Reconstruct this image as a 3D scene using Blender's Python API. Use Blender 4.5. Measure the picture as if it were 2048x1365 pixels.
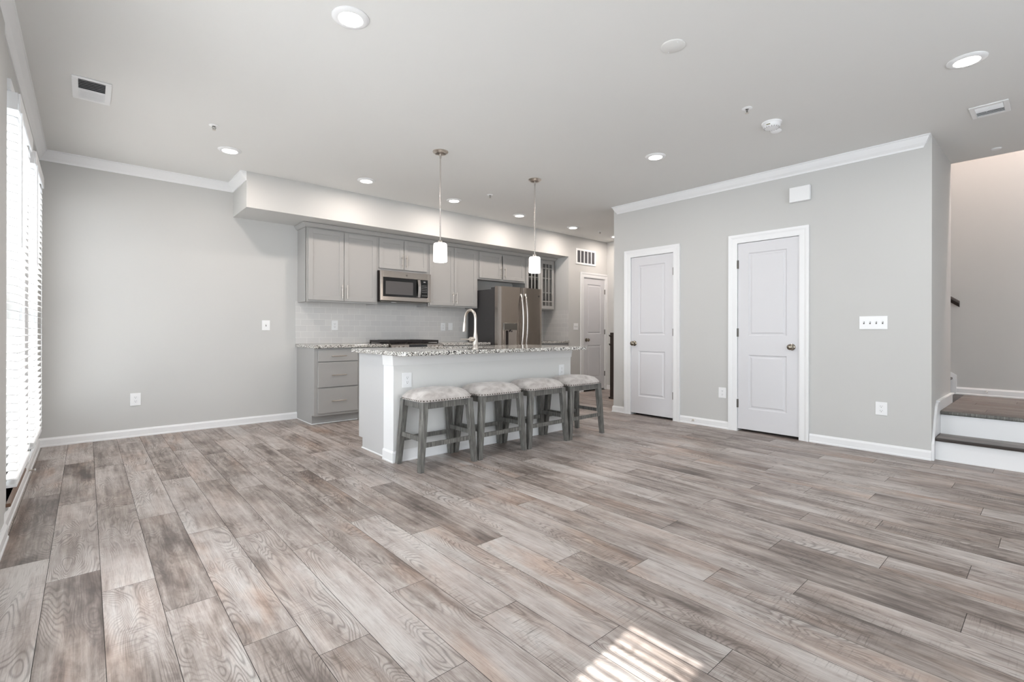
import bpy, bmesh, math, random
from mathutils import Vector, Matrix
random.seed(7)
PI = math.pi
scene = bpy.context.scene
COL = scene.collection
for o_ in list(bpy.data.objects):
    bpy.data.objects.remove(o_)

# ------------------------------------------------------------------ camera
FPX, CY, YAW, CAMH, ROLL = 964.79, 662.77, 0.72282, 1.0801, 0.00206
cam_data = bpy.data.cameras.new('camera')
cam = bpy.data.objects.new('camera', cam_data)
COL.objects.link(cam)
cam_data.sensor_width = 36.0
cam_data.lens = FPX * 36.0 / 2048.0
cam_data.shift_y = (CY - 682.5) / 2048.0
cam_data.clip_start = 0.02
cam.matrix_world = (Matrix.Translation((0, 0, CAMH)) @ Matrix.Rotation(-YAW, 4, 'Z')
                    @ Matrix.Rotation(PI / 2, 4, 'X') @ Matrix.Rotation(ROLL, 4, 'Z'))
scene.camera = cam

# ------------------------------------------------------------------ world, sun, daylight, exposure
world = bpy.data.worlds.new('world')
scene.world = world
world.use_nodes = True
bg = world.node_tree.nodes['Background']
bg.inputs[0].default_value = (0.86, 0.93, 1.0, 1)
bg.inputs[1].default_value = 2.4

def light(name, kind, loc, energy, color=(1, 1, 1), rot=None, size=None, size_y=None, shape=None, angle=None, spread=None):
    d = bpy.data.lights.new(name, kind)
    d.energy = energy
    d.color = color
    if shape: d.shape = shape
    if size is not None: d.size = size
    if size_y is not None: d.size_y = size_y
    if angle is not None: d.angle = angle
    if spread is not None: d.spread = spread
    o = bpy.data.objects.new(name, d)
    COL.objects.link(o)
    o.location = loc
    if rot: o.rotation_euler = rot
    return o

SUN_EL = math.radians(47)
SUN_DY = 0.12                       # sideways drift of the sunbeams per metre they travel into the room
sd = Vector((math.cos(SUN_EL), math.cos(SUN_EL) * SUN_DY, -math.sin(SUN_EL))).normalized()
sun = light('sun', 'SUN', (-6, 0, 6), 13.0, (1.0, 0.97, 0.92), angle=math.radians(0.55))
sun.rotation_euler = sd.to_track_quat('-Z', 'Y').to_euler()
# added fill light in an invented opening of the rear wall, out of view
light('rear_fill_light', 'AREA', (2.3, -2.74, 1.35), 26, (0.91, 0.96, 1.0),
      rot=(PI / 2 + 0.15, 0, 0), size=3.0, size_y=1.9, shape='RECTANGLE')
light('daylight_tall_windows', 'AREA', (-0.75, 4.88, 1.35), 17, (0.91, 0.96, 1.0),
      rot=(0, -PI / 2, 0), size=2.0, size_y=2.1, shape='RECTANGLE')
light('side_fill_light', 'AREA', (-0.52, -1.15, 1.3), 34, (0.91, 0.96, 1.0),
      rot=(0, -PI / 2 - 0.3, 0), size=1.9, size_y=1.4, shape='RECTANGLE')  # added fill light at the invented window behind the viewer
light('middle_fill_light', 'AREA', (-0.52, 2.25, 1.25), 50, (0.91, 0.96, 1.0),
      rot=(0, -PI / 2 - 0.3, 0), size=1.9, size_y=1.3, shape='RECTANGLE')  # added fill light brightening the left and centre, at an invented window

scene.view_settings.view_transform = 'Standard'
scene.view_settings.look = 'None'
scene.view_settings.gamma = 1.0
scene.view_settings.use_curve_mapping = False
scene.view_settings.exposure = 0.31

# ------------------------------------------------------------------ numbers
CEIL = 2.74
YK, YS, XS, ZS = 6.20, 5.587, 1.246, 2.367
XW, XD, XE, XH, XR = -0.333, 5.324, 6.396, 7.285, 6.226
YC, YD = 0.707, 3.965
YB = -2.6
RW = 0.0889 * 2

# ------------------------------------------------------------------ materials
def srgb(r, g, b):
    def f(c):
        c /= 255.0
        return c / 12.92 if c <= 0.04045 else ((c + 0.055) / 1.055) ** 2.4
    return (f(r), f(g), f(b), 1)

def new_mat(name):
    m = bpy.data.materials.new(name)
    m.use_nodes = True
    nt = m.node_tree
    return m, nt, nt.nodes['Principled BSDF']

def N(nt, t, **kw):
    n = nt.nodes.new(t)
    for k, v in kw.items():
        if k in n.inputs: n.inputs[k].default_value = v
        else: setattr(n, k, v)
    return n

def mat(name, col, rough=0.5, metal=0.0, spec=0.5, noise=0.02, nscale=40, bump=0.0, bscale=300, coat=0.0):
    m, nt, p = new_mat(name)
    p.inputs['Roughness'].default_value = rough
    p.inputs['Metallic'].default_value = metal
    p.inputs['Specular IOR Level'].default_value = spec
    p.inputs['Coat Weight'].default_value = coat
    tc = N(nt, 'ShaderNodeTexCoord')
    nz = N(nt, 'ShaderNodeTexNoise', Scale=nscale, Detail=3.0)
    nt.links.new(tc.outputs['Object'], nz.inputs['Vector'])
    mx = N(nt, 'ShaderNodeMix', data_type='RGBA')
    mx.inputs[6].default_value = tuple(c * (1 - noise) for c in col[:3]) + (1,)
    mx.inputs[7].default_value = tuple(min(1, c * (1 + noise)) for c in col[:3]) + (1,)
    nt.links.new(nz.outputs['Fac'], mx.inputs[0])
    nt.links.new(mx.outputs[2], p.inputs['Base Color'])
    if bump:
        b = N(nt, 'ShaderNodeBump', Strength=bump, Distance=0.001)
        n2 = N(nt, 'ShaderNodeTexNoise', Scale=bscale, Detail=2.0)
        nt.links.new(tc.outputs['Object'], n2.inputs['Vector'])
        nt.links.new(n2.outputs['Fac'], b.inputs['Height'])
        nt.links.new(b.outputs['Normal'], p.inputs['Normal'])
    return m

def emis(name, col, strength):
    m, nt, p = new_mat(name)
    p.inputs['Base Color'].default_value = (0.9, 0.9, 0.9, 1)
    p.inputs['Emission Color'].default_value = col
    p.inputs['Emission Strength'].default_value = strength
    return m

M = {}
M['wall'] = mat('wall_paint', srgb(202, 202, 200), 0.85, noise=0.008, nscale=3, bump=0.12, bscale=500, spec=0.25)
M['ceiling'] = mat('ceiling_paint', srgb(228, 228, 226), 0.9, noise=0.006, nscale=2, bump=0.1, bscale=500, spec=0.2)
M['trim'] = mat('white_trim_paint', srgb(238, 239, 240), 0.38, noise=0.004)
M['door'] = mat('white_door_paint', srgb(217, 217, 220), 0.42, noise=0.004)
M['cabinet'] = mat('grey_cabinet_paint', srgb(169, 168, 166), 0.45, noise=0.01)
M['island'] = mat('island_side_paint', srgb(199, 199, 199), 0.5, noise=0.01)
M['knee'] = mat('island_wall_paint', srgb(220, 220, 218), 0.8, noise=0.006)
M['apron'] = mat('apron_paint', srgb(226, 226, 225), 0.5, noise=0.006)
M['nickel'] = mat('brushed_nickel', srgb(205, 198, 190), 0.28, metal=1.0, noise=0.05)
M['knob'] = mat('dark_nickel', srgb(150, 142, 130), 0.22, metal=1.0, noise=0.05)
M['hinge'] = mat('hinge_metal', srgb(120, 117, 112), 0.4, metal=0.8)
M['stainless'] = mat('stainless_steel', srgb(176, 168, 161), 0.22, metal=1.0, noise=0.04, nscale=8)
M['steel_light'] = mat('light_steel', srgb(205, 200, 196), 0.25, metal=1.0, noise=0.03)
M['black_glass'] = mat('black_glass', srgb(14, 14, 15), 0.08, noise=0.0)
M['grey_glass'] = mat('microwave_window', srgb(84, 82, 82), 0.2, noise=0.02)
M['fridge_side'] = mat('fridge_side', srgb(58, 57, 58), 0.55, noise=0.03, bump=0.2)
M['black'] = mat('black_enamel', srgb(30, 24, 24), 0.4)
M['dark_gap'] = mat('dark_recess', srgb(22, 20, 19), 0.9)
M['plastic'] = mat('white_plastic', srgb(240, 241, 242), 0.35, noise=0.0)
M['slot'] = mat('outlet_slot', srgb(90, 88, 86), 0.6)
M['vent_dark'] = mat('duct_shadow', srgb(92, 92, 96), 0.8)
M['cab_in'] = mat('shaded_interior', srgb(66, 64, 60), 0.7)  # dark colour stands in for the shade behind the glass doors
M['espresso'] = mat('espresso_wood', srgb(52, 44, 40), 0.35, noise=0.15, nscale=12)
M['bronze'] = mat('bronze_spring', srgb(120, 84, 60), 0.35, metal=0.9)
M['button'] = mat('key_print', srgb(165, 165, 165), 0.5)
M['paper'] = mat('printed_label', srgb(120, 116, 70), 0.6)
M['threshold'] = mat('wood_threshold', srgb(112, 84, 66), 0.4, noise=0.15, nscale=25)
M['nail'] = mat('antique_nailhead', srgb(96, 88, 80), 0.25, metal=1.0)
M['lens'] = emis('lit_lens', (1.0, 0.93, 0.86, 1), 9.0)
M['shade'] = emis('lit_opal_glass', (1.0, 0.95, 0.91, 1), 2.4)

# blinds: white slats that let some light through
m, nt, p = new_mat('blind_slat')
p.inputs['Base Color'].default_value = srgb(243, 243, 243)
p.inputs['Roughness'].default_value = 0.45
tr = N(nt, 'ShaderNodeBsdfTranslucent')
tr.inputs[0].default_value = (0.9, 0.9, 0.9, 1)
ms = N(nt, 'ShaderNodeMixShader')
ms.inputs[0].default_value = 0.16
nt.links.new(p.outputs[0], ms.inputs[1]); nt.links.new(tr.outputs[0], ms.inputs[2])
nt.links.new(ms.outputs[0], nt.nodes['Material Output'].inputs[0])
M['slat'] = m

# clear glass
m, nt, p = new_mat('window_glass')
tb = N(nt, 'ShaderNodeBsdfTransparent'); gb = N(nt, 'ShaderNodeBsdfGlossy', Roughness=0.02)
ms = N(nt, 'ShaderNodeMixShader'); ms.inputs[0].default_value = 0.045
nt.links.new(tb.outputs[0], ms.inputs[1]); nt.links.new(gb.outputs[0], ms.inputs[2])
nt.links.new(ms.outputs[0], nt.nodes['Material Output'].inputs[0])
M['glass'] = m

# granite
def ramp(nt, stops, interp='LINEAR'):
    r = N(nt, 'ShaderNodeValToRGB')
    r.color_ramp.interpolation = interp
    el = r.color_ramp.elements
    while len(el) > 1: el.remove(el[-1])
    el[0].position = stops[0][0]; el[0].color = stops[0][1]
    for pos, c in stops[1:]:
        e = el.new(pos); e.color = c
    return r

m, nt, p = new_mat('speckled_granite')
tc = N(nt, 'ShaderNodeTexCoord')
v = N(nt, 'ShaderNodeTexVoronoi', Scale=150.0)
n1 = N(nt, 'ShaderNodeTexNoise', Scale=60.0, Detail=4.0)
mp = N(nt, 'ShaderNodeMix', data_type='VECTOR'); mp.inputs[0].default_value = 0.012
nt.links.new(tc.outputs['Object'], n1.inputs['Vector'])
nt.links.new(tc.outputs['Object'], mp.inputs[4]); nt.links.new(n1.outputs['Color'], mp.inputs[5])
nt.links.new(mp.outputs[1], v.inputs['Vector'])
sep = N(nt, 'ShaderNodeSeparateColor')
nt.links.new(v.outputs['Color'], sep.inputs[0])
r = ramp(nt, [(0.0, srgb(40, 40, 42)), (0.13, srgb(86, 80, 76)), (0.24, srgb(128, 124, 118)), (0.36, srgb(176, 172, 164)),
              (0.52, srgb(212, 210, 204)), (0.74, srgb(232, 231, 227))], 'CONSTANT')
nt.links.new(sep.outputs[0], r.inputs[0]); nt.links.new(r.outputs[0], p.inputs['Base Color'])
p.inputs['Roughness'].default_value = 0.09
M['granite'] = m

# wood-look planks ("planks" UV in metres, "tone" random colour per plank)
def plank_mat(name, gloss=0.36, dark=1.0):
    m, nt, p = new_mat(name)
    L = nt.links.new
    uv = N(nt, 'ShaderNodeUVMap'); uv.uv_map = 'planks'
    at = N(nt, 'ShaderNodeVertexColor'); at.layer_name = 'tone'
    sep = N(nt, 'ShaderNodeSeparateColor'); L(at.outputs['Color'], sep.inputs[0])
    def mapped(sx, sy):
        q = N(nt, 'ShaderNodeMapping'); q.inputs['Scale'].default_value = (sx, sy, 1)
        L(uv.outputs[0], q.inputs['Vector']); return q
    def noise(sx, sy, detail=4, rough=0.6, dist=0.0):
        q = mapped(sx, sy)
        n = N(nt, 'ShaderNodeTexNoise', Scale=1.0, Detail=detail, Roughness=rough, Distortion=dist)
        L(q.outputs[0], n.inputs['Vector']); return n.outputs['Fac']
    def math_(op, a, b=None, c=None, clamp=False):
        n = N(nt, 'ShaderNodeMath', operation=op); n.use_clamp = clamp
        for i, x in enumerate((a, b, c)):
            if x is None: continue
            if isinstance(x, (int, float)): n.inputs[i].default_value = x
            else: L(x, n.inputs[i])
        return n.outputs[0]
    def mixc(f, a, b, mode='MIX'):
        n = N(nt, 'ShaderNodeMix', data_type='RGBA', blend_type=mode)
        if isinstance(f, (int, float)): n.inputs[0].default_value = f
        else: L(f, n.inputs[0])
        for i, x in ((6, a), (7, b)):
            if isinstance(x, tuple): n.inputs[i].default_value = x
            else: L(x, n.inputs[i])
        return n.outputs[2]
    patch = noise(3.6, 1.25, 5, 0.60, 0.5)
    streak = noise(30, 1.5, 5, 0.66, 0.3)
    blot = noise(15, 5.0, 6, 0.72, 0.9)
    fine = noise(320, 7, 3, 0.7)
    saw = noise(7, 150, 3, 0.65)
    field = noise(6.5, 1.1, 2, 0.40, 0.30)
    rings = math_('SINE', math_('MULTIPLY', field, 300.0))
    rings = math_('POWER', math_('MULTIPLY_ADD', rings, 0.5, 0.5), 3.2)
    ringmask = math_('MULTIPLY', math_('SUBTRACT', noise(4.5, 1.7, 3, 0.6, 0.3), 0.44, clamp=True), 8.0, clamp=True)
    # base tone: dark brown grey -> warm taupe -> pale grey beige
    t = math_('MULTIPLY_ADD', math_('SUBTRACT', patch, 0.5), 1.7, 0.5)
    t = math_('MULTIPLY_ADD', math_('SUBTRACT', streak, 0.5), 1.25, t)
    t = math_('MULTIPLY_ADD', math_('SUBTRACT', blot, 0.5), 0.85, t)
    t = math_('MULTIPLY_ADD', math_('SUBTRACT', sep.outputs[0], 0.5), 0.56, t)
    t = math_('ADD', t, 0.09, clamp=True)
    r = ramp(nt, [(0.0, srgb(78, 70, 66)), (0.22, srgb(112, 102, 97)), (0.45, srgb(147, 137, 131)), (0.68, srgb(172, 163, 158)), (1.0, srgb(192, 187, 183))])
    L(t, r.inputs[0])
    c = r.outputs[0]
    warm = math_('MULTIPLY', math_('SUBTRACT', noise(6, 1.3, 4, 0.6), 0.48, clamp=True), math_('MULTIPLY_ADD', sep.outputs[1], 6.0, 1.0), clamp=True)
    c = mixc(warm, c, mixc(1.0, c, (1.0, 0.86, 0.77, 1), 'MULTIPLY'))
    c = mixc(math_('MULTIPLY', math_('MULTIPLY', rings, ringmask), 0.52), c, srgb(72, 63, 59))
    c = mixc(math_('MULTIPLY', math_('SUBTRACT', fine, 0.5, clamp=True), 2.2), c, srgb(96, 85, 79))
    sm = math_('MULTIPLY', math_('SUBTRACT', saw, 0.53, clamp=True), math_('MULTIPLY', math_('SUBTRACT', noise(5, 1.9, 3), 0.50, clamp=True), 26.0), clamp=True)
    c = mixc(sm, c, srgb(70, 61, 57))
    kn = math_('MULTIPLY', math_('SUBTRACT', noise(24, 6.0, 6, 0.85, 1.5), 0.63, clamp=True), 10.0, clamp=True)
    c = mixc(math_('MULTIPLY', kn, 0.7), c, srgb(66, 58, 56))
    if dark != 1.0: c = mixc(1.0, c, (dark, dark * 0.98, dark * 0.96, 1), 'MULTIPLY')
    L(c, p.inputs['Base Color'])
    L(math_('MULTIPLY_ADD', blot, 0.16, gloss), p.inputs['Roughness'])
    p.inputs['Specular IOR Level'].default_value = 0.45
    b = N(nt, 'ShaderNodeBump', Strength=0.25, Distance=0.0008)
    L(math_('ADD', fine, math_('MULTIPLY', rings, -0.5)), b.inputs['Height']); L(b.outputs['Normal'], p.inputs['Normal'])
    return m
M['plank'] = plank_mat('weathered_plank')
M['tread'] = plank_mat('stair_plank', 0.3, 0.58)

# wood of the stools
m, nt, p = new_mat('grey_stained_wood')
tc = N(nt, 'ShaderNodeTexCoord'); mp = N(nt, 'ShaderNodeMapping'); mp.inputs['Scale'].default_value = (90, 90, 6)
nz = N(nt, 'ShaderNodeTexNoise', Scale=1.0, Detail=4.0, Roughness=0.65)
nt.links.new(tc.outputs['Object'], mp.inputs['Vector']); nt.links.new(mp.outputs[0], nz.inputs['Vector'])
r = ramp(nt, [(0.3, srgb(74, 73, 70)), (0.5, srgb(100, 99, 95)), (0.68, srgb(138, 137, 132))])
nt.links.new(nz.outputs['Fac'], r.inputs[0]); nt.links.new(r.outputs[0], p.inputs['Base Color'])
p.inputs['Roughness'].default_value = 0.55
M['stool_wood'] = m
# fabric of the stools
m, nt, p = new_mat('mottled_seat_fabric')
tc = N(nt, 'ShaderNodeTexCoord'); nz = N(nt, 'ShaderNodeTexNoise', Scale=9.0, Detail=6.0, Roughness=0.65, Distortion=0.4)
nt.links.new(tc.outputs['Object'], nz.inputs['Vector'])
r = ramp(nt, [(0.32, srgb(156, 148, 144)), (0.48, srgb(180, 174, 170)), (0.66, srgb(204, 199, 195))])
nt.links.new(nz.outputs['Fac'], r.inputs[0]); nt.links.new(r.outputs[0], p.inputs['Base Color'])
p.inputs['Roughness'].default_value = 0.9; p.inputs['Sheen Weight'].default_value = 0.25
b = N(nt, 'ShaderNodeBump', Strength=0.4, Distance=0.001); n2 = N(nt, 'ShaderNodeTexNoise', Scale=420.0)
nt.links.new(tc.outputs['Object'], n2.inputs['Vector']); nt.links.new(n2.outputs['Fac'], b.inputs['Height']); nt.links.new(b.outputs['Normal'], p.inputs['Normal'])
M['fabric'] = m

# subway tile
def tile_mat(name, axis):
    m, nt, p = new_mat(name)
    tc = N(nt, 'ShaderNodeTexCoord'); sp = N(nt, 'ShaderNodeSeparateXYZ'); cb = N(nt, 'ShaderNodeCombineXYZ')
    nt.links.new(tc.outputs['Object'], sp.inputs[0])
    nt.links.new(sp.outputs[axis], cb.inputs[0]); nt.links.new(sp.outputs[2], cb.inputs[1])
    br = N(nt, 'ShaderNodeTexBrick', Scale=1.0)
    br.inputs['Brick Width'].default_value = 0.1524; br.inputs['Row Height'].default_value = 0.0762
    br.inputs['Mortar Size'].default_value = 0.0016; br.inputs['Mortar Smooth'].default_value = 0.3
    br.inputs['Color1'].default_value = srgb(210, 209, 208); br.inputs['Color2'].default_value = srgb(217, 216, 214)
    br.inputs['Mortar'].default_value = srgb(238, 237, 234)
    nt.links.new(cb.outputs[0], br.inputs['Vector']); nt.links.new(br.outputs['Color'], p.inputs['Base Color'])
    b = N(nt, 'ShaderNodeBump', Strength=0.4, Distance=0.001, invert=True)
    nt.links.new(br.outputs['Fac'], b.inputs['Height']); nt.links.new(b.outputs['Normal'], p.inputs['Normal'])
    p.inputs['Roughness'].default_value = 0.22
    return m
M['tile_x'] = tile_mat('subway_tile_back', 0)
M['tile_y'] = tile_mat('subway_tile_side', 1)

# ------------------------------------------------------------------ mesh helpers
def link(name, bm, mats, parent=None, off=(0, 0, 0), smooth=False):
    bmesh.ops.recalc_face_normals(bm, faces=bm.faces)
    if off != (0, 0, 0):
        bmesh.ops.translate(bm, verts=bm.verts, vec=[-c for c in off])
    me = bpy.data.meshes.new(name)
    bm.to_mesh(me); bm.free()
    if not isinstance(mats, (list, tuple)): mats = [mats]
    for mm in mats: me.materials.append(mm)
    if smooth:
        for poly in me.polygons: poly.use_smooth = True
        try: me.set_sharp_from_angle(angle=math.radians(smooth if smooth > 1 else 40))
        except Exception: pass
    o = bpy.data.objects.new(name, me)
    COL.objects.link(o)
    if parent is not None: o.parent = parent
    return o

def tag(o, label=None, cat=None, group=None, kind=None):
    if label: o['label'] = label
    if cat: o['category'] = cat
    if group: o['group'] = group
    if kind: o['kind'] = kind
    return o

def thing(name, loc, label, cat, group=None, kind=None, rz=0):
    o = bpy.data.objects.new(name, None)
    o.empty_display_size = 0.1
    COL.objects.link(o)
    o.location = loc; o.rotation_euler = (0, 0, rz)
    return tag(o, label, cat, group, kind)

def struct(name, bm, m_, label=None, loc=(0, 0, 0)):
    o = link(name, bm, m_, None, off=loc); o.location = loc
    return tag(o, label, None, None, 'structure')

def B(): return bmesh.new()

ID = lambda x, y, z: (x, y, z)

def box(bm, x0, x1, y0, y1, z0, z1, bev=0, F=ID, seg=1):
    vs = [bm.verts.new(F(x, y, z)) for x in (x0, x1) for y in (y0, y1) for z in (z0, z1)]
    q = [(0, 1, 3, 2), (4, 6, 7, 5), (0, 4, 5, 1), (2, 3, 7, 6), (0, 2, 6, 4), (1, 5, 7, 3)]
    fs = [bm.faces.new([vs[i] for i in f]) for f in q]
    if bev:
        es = list({e for f in fs for e in f.edges})
        bmesh.ops.bevel(bm, geom=es, offset=bev, segments=seg, affect='EDGES', profile=0.6)
    return fs

def cyl(bm, p0, p1, r0, r1=None, seg=24, caps=True):
    r1 = r0 if r1 is None else r1
    p0, p1 = Vector(p0), Vector(p1)
    d = (p1 - p0).normalized()
    a = d.orthogonal().normalized(); b = d.cross(a)
    A = [bm.verts.new(p0 + (a * math.cos(2 * PI * i / seg) + b * math.sin(2 * PI * i / seg)) * r0) for i in range(seg)]
    C = [bm.verts.new(p1 + (a * math.cos(2 * PI * i / seg) + b * math.sin(2 * PI * i / seg)) * r1) for i in range(seg)]
    for i in range(seg): bm.faces.new((A[i], A[(i + 1) % seg], C[(i + 1) % seg], C[i]))
    if caps: bm.faces.new(A); bm.faces.new(C)

def lathe(bm, prof, c=(0, 0, 0), axis=(0, 0, 1), seg=32):
    ax = Vector(axis).normalized(); a = ax.orthogonal().normalized(); b = ax.cross(a); c = Vector(c)
    rings = []
    for r, h in prof:
        if r < 1e-6: rings.append([bm.verts.new(c + ax * h)])
        else: rings.append([bm.verts.new(c + ax * h + (a * math.cos(2 * PI * i / seg) + b * math.sin(2 * PI * i / seg)) * r) for i in range(seg)])
    for R0, R1 in zip(rings, rings[1:]):
        for i in range(seg):
            j = (i + 1) % seg
            if len(R0) == 1 and len(R1) == 1: break
            if len(R0) == 1: bm.faces.new((R0[0], R1[i], R1[j]))
            elif len(R1) == 1: bm.faces.new((R0[i], R0[j], R1[0]))
            else: bm.faces.new((R0[i], R0[j], R1[j], R1[i]))

def tube(bm, pts, rad, seg=16):
    pts = [Vector(p) for p in pts]
    if not isinstance(rad, (list, tuple)): rad = [rad] * len(pts)
    prev = None; rings = []
    for i, p in enumerate(pts):
        t = (pts[min(i + 1, len(pts) - 1)] - pts[max(i - 1, 0)]).normalized()
        a = t.orthogonal().normalized() if prev is None else (prev - t * prev.dot(t)).normalized()
        prev = a; b = t.cross(a)
        rings.append([bm.verts.new(p + (a * math.cos(2 * PI * k / seg) + b * math.sin(2 * PI * k / seg)) * rad[i]) for k in range(seg)])
    for R0, R1 in zip(rings, rings[1:]):
        for k in range(seg): bm.faces.new((R0[k], R0[(k + 1) % seg], R1[(k + 1) % seg], R1[k]))
    bm.faces.new(rings[0]); bm.faces.new(rings[-1])

def sweep(bm, path, prof, side=1, closed=False):
    """moulding: profile [(out, z)] swept along plan path [(x, y)], out is to the left of travel (side=1) or right"""
    P = [Vector(p) for p in path]; n = len(P)
    def nrm(a, b):
        d = (b - a).normalized(); return Vector((-d.y, d.x)) * side
    rings = []
    for i in range(n):
        if closed or 0 < i < n - 1:
            n0 = nrm(P[i - 1], P[i]); n1 = nrm(P[i], P[(i + 1) % n])
            mm = (n0 + n1); mm = mm / max(1e-6, mm.dot(n0))
        elif i == 0: mm = nrm(P[0], P[1])
        else: mm = nrm(P[-2], P[-1])
        rings.append([bm.verts.new((P[i].x + mm.x * o, P[i].y + mm.y * o, z)) for o, z in prof])
    k = len(prof)
    rr = list(zip(rings, rings[1:])) + ([(rings[-1], rings[0])] if closed else [])
    for R0, R1 in rr:
        for j in range(k): bm.faces.new((R0[j], R0[(j + 1) % k], R1[(j + 1) % k], R1[j]))
    if not closed:
        bm.faces.new(rings[0]); bm.faces.new(rings[-1])

def prism(bm, pts, F, d0, d1):
    """polygon [(a, b)] extruded from depth d0 to d1; F(a, b, d) gives the point"""
    A = [bm.verts.new(F(a, b, d0)) for a, b in pts]; C = [bm.verts.new(F(a, b, d1)) for a, b in pts]
    bm.faces.new(A); bm.faces.new(C); n = len(pts)
    for i in range(n): bm.faces.new((A[i], A[(i + 1) % n], C[(i + 1) % n], C[i]))

# wall frames: u runs to the viewer's right along the wall, d stands out of the wall
def frame_right(y0): return lambda u, d, z: (XD - d, y0 - u, z)          # wall_right, faces -X
def frame_back(x0, y=YK): return lambda u, d, z: (x0 + u, y - d, z)       # faces -Y
def frame_hall(x0): return lambda u, d, z: (x0 + u, YS - d, z)
def frame_far(y0): return lambda u, d, z: (XH - d, y0 - u, z)

def fbox(bm, F, u0, u1, d0, d1, z0, z1, bev=0, seg=1):
    return box(bm, u0, u1, d0, d1, z0, z1, bev, F=lambda x, y, z: F(x, y, z), seg=seg)

# ------------------------------------------------------------------ floor: individual planks in one mesh
TONES = [(-0.2, 3.6, 0.02, 0.5), (-0.2, 2.6, 0.85, 0.0), (-0.04, 3.4, 0.72, 0.1), (-0.04, 2.3, 0.05, 0.3), (-0.04, 4.6, 0.2, 0.6),
         (0.14, 3.2, 0.60, 0.1), (0.14, 2.0, 0.45, 0.3), (0.14, 4.4, 0.3, 0.2), (0.31, 2.8, 0.10, 0.4), (0.31, 4.0, 0.65, 0.1), (0.31, 1.7, 0.4, 0.2),
         (0.49, 2.4, 0.66, 0.8), (0.49, 3.6, 0.66, 0.1), (0.49, 1.3, 0.3, 0.1), (0.67, 2.2, 0.62, 0.2), (0.67, 3.4, 0.4, 0.2), (0.67, 1.1, 0.55, 0.5),
         (0.85, 1.9, 0.85, 0.1), (0.85, 3.0, 0.35, 0.1), (1.03, 2.4, 0.3, 0.9), (1.03, 1.3, 0.5, 0.7), (1.20, 2.0, 0.75, 0.2), (1.20, 3.2, 0.1, 0.7),
         (1.38, 1.6, 0.7, 0.6), (1.38, 2.8, 0.5, 0.3), (1.56, 1.3, 0.8, 0.8), (1.56, 2.5, 0.15, 0.8), (1.74, 2.1, 0.8, 0.1), (1.92, 1.8, 0.4, 0.7),
         (2.27, 1.3, 0.65, 0.4), (2.45, 0.8, 0.1, 0.2), (2.45, 2.0, 0.15, 0.6), (2.62, 0.5, 0.15, 0.3), (2.80, 1.1, 0.8, 0.2), (2.98, 0.8, 0.2, 0.4), (3.33, 0.4, 0.2, 0.5), (3.5, 0.8, 0.3, 0.3)]

def planks(name, rows, m_, kind='structure', parent=None, thick=0.0, loc=(0, 0, 0), base=True, gap=0.0009, label=None):
    """rows: (x0, x1, [(y0, y1), ...], z)"""
    me = bpy.data.meshes.new(name)
    V, Fc, UV, T = [], [], [], []
    for x0, x1, segs, z, fw in rows:
        for y0, y1 in segs:
            if y1 - y0 < 0.02: continue
            i = len(V)
            V += [(x0 + gap, y0 + gap, z), (x1 - gap, y0 + gap, z), (x1 - gap, y1 - gap, z), (x0 + gap, y1 - gap, z)]
            Fc.append((i, i + 1, i + 2, i + 3))
            ou, ov = random.uniform(0, 40), random.uniform(0, 40)
            UV.append([(ou, ov), (ou + x1 - x0, ov), (ou + x1 - x0, ov + y1 - y0), (ou, ov + y1 - y0)])
            tn = (random.uniform(0.25, 0.75), random.random() ** 1.4, random.random(), 1)
            for (px_, py_, a_, b_) in TONES:
                if x0 < px_ < x1 and y0 < py_ < y1 and z == 0.0: tn = (a_, b_, tn[2], 1)
            T.append(tn)
    nb = len(Fc)
    if base:
        xs = [v[0] for v in V]; ys = [v[1] for v in V]; z = V[0][2]
        for zz in (z - 0.0015, z - 0.03):
            V += [(min(xs), min(ys), zz), (max(xs), min(ys), zz), (max(xs), max(ys), zz), (min(xs), max(ys), zz)]
        k = len(V) - 8
        for f in ((0, 1, 2, 3), (7, 6, 5, 4), (0, 4, 5, 1), (1, 5, 6, 2), (2, 6, 7, 3), (3, 7, 4, 0)):
            Fc.append(tuple(k + i for i in f))
            UV.append([(0, 0)] * 4); T.append((0, 0, 0, 1))
    me.from_pydata([Vector(v) - Vector(loc) for v in V], [], Fc)
    me.uv_layers.new(name='planks')
    me.color_attributes.new(name='tone', type='BYTE_COLOR', domain='CORNER')
    me.uv_layers['planks'].data.foreach_set('uv', [c for q in UV for p_ in q for c in p_])
    me.color_attributes['tone'].data.foreach_set('color', [c for q in T for _ in range(4) for c in q])
    me.update()
    me.materials.append(m_)
    if base:
        me.materials.append(M['dark_gap'])
        for fi in range(nb, len(Fc)): me.polygons[fi].material_index = 1
    o = bpy.data.objects.new(name, me); COL.objects.link(o)
    if parent is not None: o.parent = parent
    else: o.location = loc
    if kind: o['kind'] = kind
    if label: o['label'] = label
    return o

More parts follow.
